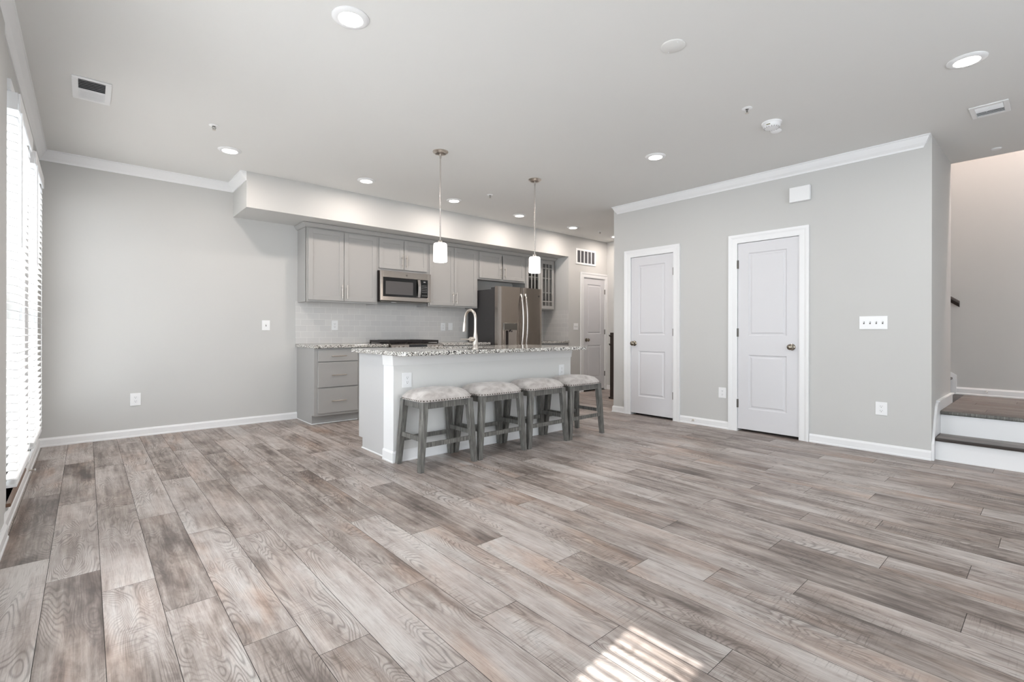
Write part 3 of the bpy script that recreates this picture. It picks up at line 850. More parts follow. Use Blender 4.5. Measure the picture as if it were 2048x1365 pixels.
for i in range(n_):
    y = b0 + (i + 0.5) * (b1 - b0) / n_
    s_ = 1 if y > ym else -1
    prism(bm, [(y - 0.012, CEIL - 0.002 - (0 if s_ > 0 else 0.010)), (y + 0.012, CEIL - 0.002 - (0.010 if s_ > 0 else 0)), (y + 0.012, CEIL - 0.0032 - (0.010 if s_ > 0 else 0)), (y - 0.012, CEIL - 0.0032 - (0 if s_ > 0 else 0.010))] if s_ < 0 else
          [(y - 0.004, CEIL - 0.002), (y - 0.002, CEIL - 0.002), (y + 0.004, CEIL - 0.011), (y + 0.002, CEIL - 0.011)], lambda a, q, d: (d, a, q), a0, a1)
link('louvers', bm, M['plastic'], t_, loc)
bm = B(); box(bm, a0, a1, ym - 0.004, ym + 0.004, CEIL - 0.012, CEIL - 0.002); link('divider', bm, M['plastic'], t_, loc)
t_, loc, (a0, a1, b0, b1) = register(4.905, 5.165, 0.238, 0.446, 'white ceiling vent with a lever, at far right above the stairs', False)
bm = B()
for i in range(10):
    xx = a0 + (i + 0.5) * (a1 - a0) / 10
    if xx < (a0 + a1) / 2: prism(bm, [(xx - 0.004, CEIL - 0.002), (xx - 0.002, CEIL - 0.002), (xx + 0.004, CEIL - 0.011), (xx + 0.002, CEIL - 0.011)], lambda a, q, d: (a, d, q), b0, b1)
    else: prism(bm, [(xx - 0.011, CEIL - 0.011), (xx + 0.011, CEIL - 0.002), (xx + 0.011, CEIL - 0.0035), (xx - 0.011, CEIL - 0.0125)], lambda a, q, d: (a, d, q), b0, b1)
link('louvers', bm, M['plastic'], t_, loc)
bm = B(); tube(bm, [(a0 + 0.03, (b0 + b1) / 2, CEIL - 0.012), (a0 + 0.035, (b0 + b1) / 2 + 0.01, CEIL - 0.028), (a0 + 0.06, (b0 + b1) / 2 + 0.015, CEIL - 0.030)], 0.002, 8); link('lever', bm, M['plastic'], t_, loc)

# pendants --------------------------------------------------------------
def pendant(x, y, label, src=None):
    if src is None:
        t_ = thing('pendant_light', (x, y, CEIL), label, 'pendant light', 'pendant lights over the island')
        bm = B(); lathe(bm, [(0, 0), (0.071, 0), (0.072, -0.006), (0.066, -0.012), (0.058, -0.015), (0.050, -0.024), (0.030, -0.030), (0.010, -0.032), (0, -0.032)], seg=40); link('canopy', bm, M['nickel'], t_, smooth=30)
        bm = B(); cyl(bm, (0, 0, -0.03), (0, 0, -0.83), 0.0062, seg=14); cyl(bm, (0, 0, -0.030), (0, 0, -0.060), 0.009, seg=14); cyl(bm, (0, 0, -0.43), (0, 0, -0.45), 0.0085, seg=14); link('rod', bm, M['steel_light'], t_, smooth=30)
        bm = B(); lathe(bm, [(0, -0.822), (0.016, -0.822), (0.020, -0.832), (0.020, -0.848), (0, -0.848)], seg=28); link('shade_cap', bm, M['nickel'], t_, smooth=30)
        bm = B(); R_ = 0.062
        lathe(bm, [(0.0, -0.846), (R_ - 0.016, -0.847), (R_ - 0.005, -0.852), (R_, -0.864), (R_ + 0.001, -1.014), (R_ - 0.003, -1.020), (R_ - 0.007, -1.016), (R_ - 0.007, -0.862), (R_ - 0.020, -0.856), (0.0, -0.856)], seg=44)
        link('glass_shade', bm, M['shade'], t_, smooth=30)
        bm = B(); lathe(bm, [(0, -0.862), (0.014, -0.864), (0.016, -0.890), (0.028, -0.920), (0.030, -0.940), (0.022, -0.962), (0, -0.970)], seg=24); link('bulb', bm, M['lens'], t_, smooth=40)
    else:
        t_ = src.copy(); COL.objects.link(t_); t_.location = (x, y, CEIL); t_['label'] = label
        for ch in src.children:
            c = ch.copy(); COL.objects.link(c); c.parent = t_
    light('pendant_beam', 'POINT', (x, y, CEIL - 1.05), 3.0, (1.0, 0.88, 0.80))
    return t_
p1_ = pendant(2.452, 3.785, 'left pendant lamp with lit white glass cylinder, nearer the sink end of the island')
p2_ = pendant(3.676, 3.795, 'right pendant lamp with lit white glass cylinder, in front of the refrigerator')

# ------------------------------------------------------------------ upper cabinets
UY, UYd = 5.891, 5.871
def shaker(bm, x0, x1, z0, z1, y, fr_=0.056, t_=0.019):
    """frame and sunk panel, outer face at y - t_"""
    ya, yb = y - t_, y
    box(bm, x0, x0 + fr_, ya, yb, z0, z1, 0.0015); box(bm, x1 - fr_, x1, ya, yb, z0, z1, 0.0015)
    box(bm, x0 + fr_ - 0.001, x1 - fr_ + 0.001, ya, yb, z0, z0 + fr_, 0.0015); box(bm, x0 + fr_ - 0.001, x1 - fr_ + 0.001, ya, yb, z1 - fr_, z1, 0.0015)
    box(bm, x0 + fr_ - 0.004, x1 - fr_ + 0.004, ya + 0.008, yb - 0.002, z0 + fr_ - 0.004, z1 - fr_ + 0.004)

def bar_pull_v(x, y, z0, z1, parent, loc):
    bm = B(); cyl(bm, (x, y - 0.030, z0), (x, y - 0.030, z1), 0.0058, seg=12)
    L_ = z1 - z0
    for z in (z0 + L_ * 0.2, z1 - L_ * 0.2): cyl(bm, (x, y, z), (x, y - 0.030, z), 0.0045, seg=10)
    return link('handle', bm, M['nickel'], parent, loc, smooth=40)
def bar_pull_h(x0, x1, y, z, parent, loc):
    bm = B(); cyl(bm, (x0, y - 0.030, z), (x1, y - 0.030, z), 0.0058, seg=12)
    for x in (x0 + 0.03, x1 - 0.03): cyl(bm, (x, y, z), (x, y - 0.030, z), 0.0045, seg=10)
    return link('handle', bm, M['nickel'], parent, loc, smooth=40)

CT = 2.312
def wall_cabinet(x0, x1, z0, doors, zd0, label, name='wall_cabinet', hz=None, cat='cabinet', left_end=False):
    loc = ((x0 + x1) / 2, YK, z0)
    t_ = thing(name, loc, label, cat)
    bm = B(); w_ = 0.016
    box(bm, x0, x0 + w_, UY, YK, z0, CT); box(bm, x1 - w_, x1, UY, YK, z0, CT)
    box(bm, x0 + w_, x1 - w_, UY, YK, z0 + 0.018, z0 + 0.034); box(bm, x0 + w_, x1 - w_, UY, YK, CT - 0.016, CT)
    box(bm, x0 + w_, x1 - w_, YK - 0.012, YK, z0 + 0.034, CT - 0.016)
    # face frame
    ff = 0.034
    box(bm, x0 - 0.0, x0 + ff, UY - 0.002, UY + 0.017, z0, CT); box(bm, x1 - ff, x1, UY - 0.002, UY + 0.017, z0, CT)
    box(bm, x0 + ff, x1 - ff, UY - 0.002, UY + 0.017, z0, z0 + 0.038); box(bm, x0 + ff, x1 - ff, UY - 0.002, UY + 0.017, CT - 0.038, CT)
    link('cabinet_box', bm, M['cabinet'], t_, loc)
    for (dx0, dx1, hx) in doors:
        bm = B(); shaker(bm, dx0, dx1, zd0, 2.297, UY - 0.002)
        d_ = link('cabinet_door', bm, M['cabinet'], t_, loc)
        if hx is not None:
            h0, h1 = hz
            bar_pull_v(hx, UY - 0.021, h0, h1, d_, loc)
    return t_, loc
wall_cabinet(1.947, 2.847, 1.428, [(1.966, 2.394, 2.368), (2.400, 2.828, 2.430)], 1.450, 'large grey two-door wall cabinet at the left end, above the tile', hz=(1.480, 1.648))
wall_cabinet(2.847, 3.607, 1.876, [(2.868, 3.222, 3.194), (3.228, 3.586, 3.256)], 1.905, 'short grey two-door wall cabinet directly above the microwave', hz=(1.930, 2.100))
wall_cabinet(3.607, 4.487, 1.428, [(3.628, 4.042, 4.016), (4.048, 4.462, 4.078)], 1.450, 'tall grey two-door wall cabinet between microwave and refrigerator', hz=(1.480, 1.648))
wall_cabinet(4.487, 5.478, 1.876, [(4.513, 4.962, 4.934), (4.988, 5.452, 5.018)], 1.900, 'wide short grey two-door wall cabinet above the refrigerator', hz=(1.930, 2.100))

# glass-door cabinet
x0, x1, z0 = 5.478, 6.182, 1.445
loc = ((x0 + x1) / 2, YK, z0)
t_ = thing('glass_cabinet', loc, 'grey wall cabinet with mullioned glass doors right of the refrigerator', 'cabinet')
bm = B(); w_ = 0.016
box(bm, x0, x0 + w_, UY, YK, z0, CT); box(bm, x1 - w_, x1, UY, YK, z0, CT); box(bm, x0 + w_, x1 - w_, UY, YK, z0, z0 + 0.018); box(bm, x0 + w_, x1 - w_, UY, YK, CT - 0.016, CT)
ff = 0.030
box(bm, x0, x0 + ff, UY - 0.002, UY + 0.017, z0, CT); box(bm, x1 - ff, x1, UY - 0.002, UY + 0.017, z0, CT); box(bm, x0 + ff, x1 - ff, UY - 0.002, UY + 0.017, z0, z0 + 0.03); box(bm, x0 + ff, x1 - ff, UY - 0.002, UY + 0.017, CT - 0.03, CT)
link('cabinet_box', bm, M['cabinet'], t_, loc)
bm = B(); box(bm, x0 + w_, x1 - w_, YK - 0.012, YK, z0 + 0.018, CT - 0.016); link('back_panel', bm, M['cab_in'], t_, loc)
for zs_ in (1.745, 1.995):
    bm = B(); box(bm, x0 + w_, x1 - w_, UY + 0.03, YK - 0.012, zs_, zs_ + 0.016); link('shelf', bm, M['cabinet'], t_, loc)
for dx0, dx1, hx in ((5.497, 5.827, 5.806), (5.833, 6.163, 5.852)):
    bm = B(); a, b_ = UY - 0.021, UY - 0.002; s_ = 0.050; zb_, zt_ = 1.465, 2.297
    box(bm, dx0, dx0 + s_, a, b_, zb_, zt_, 0.0015); box(bm, dx1 - s_, dx1, a, b_, zb_, zt_, 0.0015)
    box(bm, dx0 + s_, dx1 - s_, a, b_, zb_, zb_ + 0.055, 0.0015); box(bm, dx0 + s_, dx1 - s_, a, b_, zt_ - 0.055, zt_, 0.0015)
    d_ = link('glass_door', bm, M['cabinet'], t_, loc)
    bm = B(); iw = dx1 - dx0 - 2 * s_
    for k in (1, 2):
        xx = dx0 + s_ + iw * k / 3; box(bm, xx - 0.008, xx + 0.008, a + 0.003, b_ - 0.004, zb_ + 0.055, zt_ - 0.055)
    for zz in (zb_ + 0.055 + 0.075, zt_ - 0.055 - 0.075): box(bm, dx0 + s_, dx1 - s_, a + 0.0035, b_ - 0.0045, zz - 0.008, zz + 0.008)
    link('muntins', bm, M['cabinet'], d_, loc)
    bm = B(); box(bm, dx0 + s_, dx1 - s_, b_ - 0.004, b_ - 0.001, zb_ + 0.055, zt_ - 0.055); link('glass', bm, M['glass'], d_, loc)

# crown on the cabinets
bm = B()
cp = [(0, CT + 0.001), (0.010, CT + 0.001), (0.022, CT + 0.012), (0.034, CT + 0.032), (0.040, CT + 0.036), (0.040, CT + 0.050), (0, CT + 0.050)]
sweep(bm, [(1.947, YK), (1.947, UY - 0.003), (6.182, UY - 0.003), (6.182, YK)], cp, side=-1)
loc = (4.07, YK, CT)
o = link('cabinet_crown', bm, M['cabinet'], None, loc); o.location = loc
tag(o, 'long grey crown moulding running along the tops of all wall cabinets', 'moulding')

# ------------------------------------------------------------------ microwave
x0, x1 = 2.850, 3.604; z0, z1 = 1.478, 1.868; ym = YK - 0.40
loc = ((x0 + x1) / 2, YK, z0)
t_ = thing('microwave', loc, 'stainless over-the-range microwave with black window and keypad', 'microwave')
bm = B(); box(bm, x0, x1, ym + 0.035, YK, z0, z1); link('case', bm, M['black'], t_, loc)
bm = B(); fx = [x0 + 0.036, x1 - 0.046]; fz = [z0 + 0.056, z1 - 0.086]
box(bm, x0, fx[0], ym, ym + 0.035, z0, z1, 0.003); box(bm, fx[1], x1, ym, ym + 0.035, z0, z1, 0.003)
box(bm, fx[0] - 0.002, fx[1] + 0.002, ym, ym + 0.035, z0, fz[0], 0.003); box(bm, fx[0] - 0.002, fx[1] + 0.002, ym, ym + 0.035, fz[1], z1, 0.003)
link('front_frame', bm, M['stainless'], t_, loc)
bm = B(); box(bm, fx[0], 3.405, ym + 0.003, ym + 0.034, fz[0], fz[1]); d_ = link('door', bm, M['black_glass'], t_, loc)
bm = B(); box(bm, 2.922, 3.325, ym + 0.0015, ym + 0.003, 1.562, 1.735); link('window', bm, M['grey_glass'], d_, loc)
bm = B()
pts = [(3.408, ym - 0.012 - 0.020 * math.sin(PI * k / 10), fz[0] + 0.004 + (fz[1] - fz[0] - 0.008) * k / 10) for k in range(11)]
for (a, b_) in zip(pts, pts[1:]):
    vs = []
    for (px_, py_, pz_) in (a, b_): vs.append([(px_ - 0.020, py_, pz_), (px_ + 0.020, py_, pz_), (px_ + 0.020, py_ + 0.012, pz_), (px_ - 0.020, py_ + 0.012, pz_)])
    A_ = [bm.verts.new(v_) for v_ in vs[0]]; C_ = [bm.verts.new(v_) for v_ in vs[1]]
    for q in range(4): bm.faces.new((A_[q], A_[(q + 1) % 4], C_[(q + 1) % 4], C_[q]))
box(bm, 3.390, 3.426, ym - 0.004, ym + 0.004, fz[0] + 0.004, fz[0] + 0.02); box(bm, 3.390, 3.426, ym - 0.004, ym + 0.004, fz[1] - 0.02, fz[1] - 0.004)
link('door_handle', bm, M['steel_light'], d_, loc)
bm = B(); box(bm, 3.405, fx[1], ym + 0.004, ym + 0.034, fz[0], fz[1]); kp = link('control_panel', bm, M['black_glass'], t_, loc)
bm = B()
box(bm, 3.488, 3.520, ym + 0.003, ym + 0.004, fz[1] - 0.034, fz[1] - 0.022)
box(bm, 3.462, 3.540, ym + 0.0033, ym + 0.004, fz[1] - 0.078, fz[1] - 0.076)
for r_ in range(6):
    for c_ in range(4):
        if r_ == 4: continue
        xx = 3.466 + c_ * 0.022; zz = fz[1] - 0.096 - r_ * 0.024
        box(bm, xx, xx + 0.010, ym + 0.0032, ym + 0.004, zz - 0.004, zz + 0.002)
link('keys', bm, M['button'], kp, loc)
bm = B(); cyl(bm, ((x0 + x1) / 2, ym, z1 - 0.045), ((x0 + x1) / 2, ym - 0.0012, z1 - 0.045), 0.012, seg=24); link('round_badge', bm, M['hinge'], t_, loc)
bm = B(); box(bm, x0 + 0.03, x1 - 0.03, ym + 0.06, YK - 0.05, z0 - 0.012, z0); link('underside_grille', bm, M['hinge'], t_, loc)
bm = B(); cyl(bm, (3.10, ym + 0.12, z0 - 0.012), (3.10, ym + 0.12, z0 - 0.016), 0.035, seg=20); link('cooktop_lamp', bm, M['plastic'], t_, loc)

# ------------------------------------------------------------------ base cabinets and counters on the back wall
BY = 5.600; BT0 = 0.878
def base_box(bm, x0, x1, toe=True):
    box(bm, x0, x1, BY, YK, 0.1, BT0); box(bm, x0 + (0.018 if toe else 0), x1, BY + 0.072, YK - 0.002, 0, 0.1)
x0, x1 = 1.947, 2.482
loc = ((x0 + x1) / 2, YK, 0)
t_ = thing('drawer_cabinet', loc, 'grey base cabinet with three stacked drawers left of the range', 'cabinet')
bm = B(); box(bm, x0 + 0.001, x1, BY, YK - 0.002, 0.1, BT0 - 0.001); box(bm, x0 + 0.001, x1, BY + 0.072, YK - 0.002, 0, 0.1)
link('cabinet_box', bm, M['cabinet'], t_, loc)
bm = B(); prism(bm, [(YK, 0), (BY + 0.070, 0), (BY + 0.070, 0.104), (BY - 0.001, 0.104), (BY - 0.001, BT0), (YK, BT0)], lambda a, q, d: (d, a, q), x0 - 0.006, x0 + 0.001)
link('end_panel', bm, M['cabinet'], t_, loc)
bm = B(); box(bm, x0 - 0.016, x0 - 0.006, BY + 0.066, YK, 0, 0.010, 0.003); box(bm, x0 - 0.016, x1, BY + 0.056, BY + 0.071, 0, 0.010, 0.003); link('shoe_trim', bm, M['trim'], t_, loc)
for za, zb_ in ((0.724, 0.857), (0.429, 0.712), (0.129, 0.415)):
    bm = B(); box(bm, 1.980, 2.452, BY - 0.019, BY, za, zb_, 0.003)
    d_ = link('drawer', bm, M['cabinet'], t_, loc)
    bar_pull_h(2.127, 2.300, BY - 0.019, (za + zb_) / 2 - 0.004, d_, loc)

def plain_base(x0, x1, label):
    loc = ((x0 + x1) / 2, YK, 0)
    t_ = thing('base_cabinet', loc, label, 'cabinet')
    bm = B(); box(bm, x0 + 0.001, x1 - 0.001, BY, YK - 0.002, 0.1, BT0 - 0.001); box(bm, x0 + 0.001, x1 - 0.001, BY + 0.072, YK - 0.002, 0, 0.1); link('cabinet_box', bm, M['cabinet'], t_, loc)
    bm = B(); box(bm, x0 + 0.02, x1 - 0.02, BY - 0.019, BY, 0.724, 0.857, 0.003); d_ = link('drawer', bm, M['cabinet'], t_, loc)
    bar_pull_h((x0 + x1) / 2 - 0.08, (x0 + x1) / 2 + 0.08, BY - 0.019, 0.79, d_, loc)
    bm = B(); shaker(bm, x0 + 0.02, x1 - 0.02, 0.129, 0.712, BY); d_ = link('cabinet_door', bm, M['cabinet'], t_, loc)
    bar_pull_v(x0 + 0.06, BY - 0.019, 0.52, 0.68, d_, loc)
plain_base(2.484, 2.845, 'grey base cabinet just left of the range, hidden behind the island end')
plain_base(3.609, 4.485, 'grey base cabinet between range and refrigerator')
plain_base(5.445, 6.224, 'grey base cabinet in the nook right of the refrigerator')

def counter(x0, x1, y0, y1, label, z0=0.880, z1=0.915):
    loc = ((x0 + x1) / 2, (y0 + y1) / 2, z0)
    bm = B(); box(bm, x0, x1, y0, y1, z0, z1, 0.004, seg=2)
    o = link('countertop', bm, M['granite'], None, loc); o.location = loc
    return tag(o, label, 'countertop')
counter(1.925, 2.845, BY - 0.035, YK - 0.001, 'speckled granite countertop left of the range, over the drawer cabinet')
counter(3.609, 4.490, BY - 0.035, YK - 0.001, 'speckled granite countertop between range and refrigerator')
counter(5.440, XR - 0.001, BY - 0.035, YK - 0.001, 'short granite countertop in the nook right of the refrigerator')

bm = B(); box(bm, 1.920, 4.495, YK - 0.010, YK - 0.0015, 0.917, 1.442)
o = link('tile_backsplash', bm, M['tile_x'], None, (3.2, YK, 0.917)); o.location = (3.2, YK, 0.917)
tag(o, 'long grey subway tile backsplash behind the range', 'backsplash')
bm = B(); box(bm, 5.44, XR - 0.009, YK - 0.010, YK - 0.0015, 0.917, 1.444)
o = link('tile_backsplash', bm, [M['tile_x']], None, (5.9, YK, 0.917)); o.location = (5.9, YK, 0.917)
tag(o, 'grey subway tile on the back of the nook right of the refrigerator', 'backsplash')
bm = B(); box(bm, XR - 0.009, XR, YS + 0.005, YK, 0.917, 1.444)
o = link('tile_backsplash', bm, [M['tile_y']], None, (XR, 5.9, 0.917)); o.location = (XR, 5.9, 0.917)
tag(o, 'grey subway tile on the side wall of the nook right of the refrigerator', 'backsplash')

# ------------------------------------------------------------------ range
x0, x1 = 2.850, 3.604; yr = 5.50
loc = ((x0 + x1) / 2, YK, 0)
t_ = thing('gas_range', loc, 'stainless gas range with black grates under the microwave', 'range')
bm = B(); box(bm, x0, x1, yr + 0.03, YK - 0.02, 0.10, 0.905); box(bm, x0 + 0.02, x1 - 0.02, yr + 0.08, YK - 0.02, 0, 0.10); link('range_body', bm, M['stainless'], t_, loc)
bm = B(); box(bm, x0, x1, yr + 0.04, YK - 0.02, 0.905, 0.918, 0.003); link('cooktop', bm, M['black'], t_, loc)
bm = B()
prism(bm, [(yr + 0.06, 0.920), (yr - 0.005, 0.905), (yr - 0.012, 0.80), (yr + 0.03, 0.80)], lambda a, q, d: (d, a, q), x0, x1); cp_ = link('control_panel', bm, M['stainless'], t_, loc)
bm = B(); prism(bm, [(yr - 0.004, 0.903), (yr - 0.0075, 0.9025), (yr - 0.0128, 0.83), (yr - 0.009, 0.83)], lambda a, q, d: (d, a, q), 3.095, 3.360); link('display', bm, M['black_glass'], cp_, loc)
for kx in (2.905, 2.965, 3.025, 3.425, 3.485, 3.545):
    bm = B(); lathe(bm, [(0, 0), (0.022, 0), (0.020, 0.012), (0.017, 0.034), (0.013, 0.038), (0, 0.038)], (kx, yr - 0.008, 0.868), (0, -1, 0.08), 20); link('burner_knob', bm, M['steel_light'], cp_, loc, smooth=40)
bm = B(); box(bm, x0 + 0.005, x1 - 0.005, yr - 0.005, yr + 0.03, 0.26, 0.79, 0.004); d_ = link('oven_door', bm, M['stainless'], t_, loc)
bm = B(); box(bm, x0 + 0.12, x1 - 0.12, yr - 0.0065, yr - 0.005, 0.36, 0.66); link('oven_window', bm, M['black_glass'], d_, loc)
bm = B(); cyl(bm, (x0 + 0.06, yr - 0.05, 0.735), (x1 - 0.06, yr - 0.05, 0.735), 0.012, seg=14)
for xx in (x0 + 0.09, x1 - 0.09): cyl(bm, (xx, yr - 0.005, 0.735), (xx, yr - 0.05, 0.735), 0.009, seg=10)
link('oven_handle', bm, M['steel_light'], d_, loc, smooth=40)
bm = B(); box(bm, x0 + 0.005, x1 - 0.005, yr - 0.003, yr + 0.03, 0.11, 0.25, 0.004); link('storage_drawer', bm, M['stainless'], t_, loc)
gy0, gy1 = yr + 0.085, YK - 0.06
gw = (x1 - x0 - 0.02) / 3
for k in range(3):
    bm = B(); a = x0 + 0.01 + gw * k + 0.002; b_ = a + gw - 0.004; zt = 0.958; th = 0.028
    box(bm, a, b_, gy0, gy0 + 0.014, zt - th, zt); box(bm, a, b_, gy1 - 0.014, gy1, zt - th, zt)
    box(bm, a, a + 0.014, gy0 + 0.014, gy1 - 0.014, zt - th, zt); box(bm, b_ - 0.014, b_, gy0 + 0.014, gy1 - 0.014, zt - th, zt)
    for q in range(1, 9):
        yy = gy0 + (gy1 - gy0) * q / 9; box(bm, a + 0.014, b_ - 0.014, yy - 0.006, yy + 0.006, zt - th, zt)
    box(bm, (a + b_) / 2 - 0.006, (a + b_) / 2 + 0.006, gy0 + 0.014, gy1 - 0.014, zt - th + 0.002, zt + 0.002)
    for px_ in (a, b_ - 0.014):
        for py_ in (gy0, gy1 - 0.014): box(bm, px_, px_ + 0.014, py_, py_ + 0.014, 0.918, zt - th)
    link('grate', bm, M['black'], t_, loc)
for bx in (x0 + 0.14, (x0 + x1) / 2, x1 - 0.14):
    for by in (gy0 + 0.13, gy1 - 0.13):
        bm = B(); lathe(bm, [(0, 0), (0.045, 0), (0.045, 0.010), (0.030, 0.020), (0, 0.021)], (bx, by, 0.918), (0, 0, 1), 20); link('burner', bm, M['black'], t_, loc)

# ------------------------------------------------------------------ refrigerator
x0, x1 = 4.508, 5.412; yf = 5.400; xm_ = 4.990; zt = 1.742
loc = ((x0 + x1) / 2, YK, 0)
t_ = thing('refrigerator', loc, 'stainless French-door refrigerator with water dispenser and dark side', 'refrigerator')
bm = B(); box(bm, x0 + 0.004, x1 - 0.004, yf + 0.110, YK - 0.04, 0.03, 1.705); link('cabinet_body', bm, M['fridge_side'], t_, loc)
bm = B()
for a in (x0 + 0.01, x1 - 0.09): box(bm, a, a + 0.08, yf + 0.07, yf + 0.20, 1.705, 1.732, 0.004)
link('hinge_cover', bm, M['fridge_side'], t_, loc)
def bowed_door(bm, a, b_, z0_, z1_, bow=0.016, n=14):
    xs = [a + (b_ - a) * i / n for i in range(n + 1)]
    def yy(x):
        s_ = min(x - a, b_ - x); e_ = max(0, 1 - s_ / 0.012)
        full = (x - x0) / (x1 - x0)
        return yf + bow * (2 * full - 1) ** 2 + 0.010 * e_ * e_
    pts_ = [(x, yy(x)) for x in xs] + [(b_, yf + 0.095), (a, yf + 0.095)]
    prism(bm, pts_, lambda p_, q, d: (p_, q, d), z0_, z1_)
bm = B(); bowed_door(bm, x0, xm_ - 0.003, 0.70, zt); ld = link('left_door', bm, M['stainless'], t_, loc, smooth=30)
bm = B(); bowed_door(bm, xm_ + 0.003, x1, 0.70, zt); rd = link('right_door', bm, M['stainless'], t_, loc, smooth=30)
bm = B(); bowed_door(bm, x0, x1, 0.06, 0.69); fd = link('freezer_drawer', bm, M['stainless'], t_, loc, smooth=30)
def strap_handle(xc, z0_, z1_, parent):
    bm = B(); n = 18; rings = []
    for i in range(n + 1):
        f_ = i / n; z = z0_ + (z1_ - z0_) * f_; y = yf - 0.012 - 0.050 * (math.sin(PI * f_) ** 0.7)
        rings.append([bm.verts.new(v_) for v_ in ((xc - 0.016, y + 0.004, z), (xc - 0.010, y - 0.008, z), (xc + 0.010, y - 0.008, z), (xc + 0.016, y + 0.004, z), (xc, y + 0.012, z))])
    for R0, R1 in zip(rings, rings[1:]):
        for q in range(5): bm.faces.new((R0[q], R0[(q + 1) % 5], R1[(q + 1) % 5], R1[q]))
    bm.faces.new(rings[0]); bm.faces.new(rings[-1])
    for z in (z0_ + 0.012, z1_ - 0.012): box(bm, xc - 0.015, xc + 0.015, yf - 0.014, yf + 0.004, z - 0.016, z + 0.016, 0.002)
    link('door_handle', bm, M['steel_light'], parent, loc, smooth=40)
strap_handle(xm_ - 0.042, 0.80, 1.645, ld)
strap_handle(xm_ + 0.042, 0.80, 1.645, rd)
bm = B(); cyl(bm, (x0 + 0.12, yf - 0.055, 0.61), (x1 - 0.12, yf - 0.055, 0.61), 0.012, seg=12)
for a in (x0 + 0.15, x1 - 0.15): cyl(bm, (a, yf, 0.61), (a, yf - 0.055, 0.61), 0.009, seg=10)
link('drawer_handle', bm, M['steel_light'], fd, loc, smooth=40)
bm = B(); box(bm, 4.600, 4.868, yf - 0.006, yf + 0.02, 1.098, 1.200, 0.004); dp = link('dispenser_panel', bm, M['hinge'], ld, loc)
bm = B()
box(bm, 4.606, 4.622, yf - 0.004, yf + 0.02, 0.80, 1.098); box(bm, 4.846, 4.862, yf - 0.004, yf + 0.02, 0.80, 1.098); box(bm, 4.622, 4.846, yf - 0.004, yf + 0.02, 0.80, 0.822)
link('dispenser_frame', bm, M['stainless'], ld, loc)
bm = B(); box(bm, 4.622, 4.846, yf - 0.0015, yf + 0.015, 0.822, 1.098); link('dispenser_recess', bm, M['steel_light'], ld, loc)
bm = B(); cyl(bm, (4.734, yf - 0.03, 1.075), (4.734, yf - 0.006, 1.10), 0.012, seg=12); box(bm, 4.64, 4.69, yf - 0.003, yf - 0.0015, 0.84, 1.09); link('dispenser_spout', bm, M['black'], ld, loc)
bm = B(); cyl(bm, (5.335, yf + 0.008, 1.628), (5.335, yf + 0.003, 1.628), 0.011, seg=24); link('round_badge', bm, M['hinge'], rd, loc)

# ------------------------------------------------------------------ island
IX0, IX1, IYf, IYp, IYb = 1.886, 4.040, 3.600, 3.770, 4.328
loc = ((IX0 + IX1) / 2, 3.96, 0)
t_ = thing('kitchen_island', loc, 'pale grey kitchen island with white trim behind the stools', 'island')
bm = B(); box(bm, IX0, IX1, IYf, IYp, 0, 0.880); link('knee_wall', bm, M['knee'], t_, loc)
bm = B(); box(bm, IX0 - 0.004, IX0, IYf - 0.001, IYp, 0.08, 0.80); link('whitened_end', bm, M['trim'], t_, loc)  # end face whitened in colour for the window light falling on it
bm = B(); box(bm, IX1, IX1 + 0.004, IYf - 0.001, IYp, 0.08, 0.80); link('whitened_end', bm, M['trim'], t_, loc)  # same whitening repeated on the far end
bm = B(); sweep(bm, [(IX0 - 0.003, IYp + 0.0), (IX0 - 0.003, IYf), (IX1 + 0.003, IYf), (IX1 + 0.003, IYp + 0.0)], [(0, 0), (0.015, 0), (0.015, 0.010), (0.012, 0.014), (0.012, 0.078), (0.006, 0.090), (0, 0.094)], side=-1)
link('base_moulding', bm, M['trim'], t_, loc)
bm = B(); sweep(bm, [(IX0 - 0.003, IYp + 0.0), (IX0 - 0.003, IYf), (IX1 + 0.003, IYf), (IX1 + 0.003, IYp + 0.0)], [(0, 0.795), (0.010, 0.795), (0.011, 0.835), (0.016, 0.868), (0.018, 0.880), (0, 0.880)], side=-1)
link('apron_moulding', bm, M['apron'], t_, loc)
bm = B()
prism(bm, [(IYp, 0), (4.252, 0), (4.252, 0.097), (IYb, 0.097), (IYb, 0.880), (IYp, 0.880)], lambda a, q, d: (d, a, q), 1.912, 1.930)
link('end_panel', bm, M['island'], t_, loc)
bm = B(); box(bm, 1.902, 1.912, IYp, 4.256, 0, 0.012, 0.003); link('shoe_trim', bm, M['trim'], t_, loc)
bm = B(); box(bm, 1.930, 4.02, IYp, IYp + 0.016, 0.1, 0.880); box(bm, 1.930, 4.02, IYb - 0.038, IYb - 0.02, 0.1, 0.880)
box(bm, 1.930, 1.948, IYp + 0.016, IYb - 0.038, 0.1, 0.880); box(bm, 4.002, 4.02, IYp + 0.016, IYb - 0.038, 0.1, 0.880)
box(bm, 1.930, 4.02, IYp, 4.252, 0, 0.1); link('cabinet_box', bm, M['cabinet'], t_, loc)
for k in range(4):
    a = 1.945 + k * 0.517
    bm = B(); ya = IYb - 0.02
    f_ = 0.056
    box(bm, a, a + f_, ya, ya + 0.018, 0.13, 0.86); box(bm, a + 0.50 - f_, a + 0.50, ya, ya + 0.018, 0.13, 0.86); box(bm, a + f_, a + 0.50 - f_, ya, ya + 0.018, 0.13, 0.13 + f_); box(bm, a + f_, a + 0.50 - f_, ya, ya + 0.018, 0.86 - f_, 0.86); box(bm, a + f_, a + 0.50 - f_, ya, ya + 0.010, 0.13 + f_, 0.86 - f_)
    link('cabinet_door', bm, M['cabinet'], t_, loc)

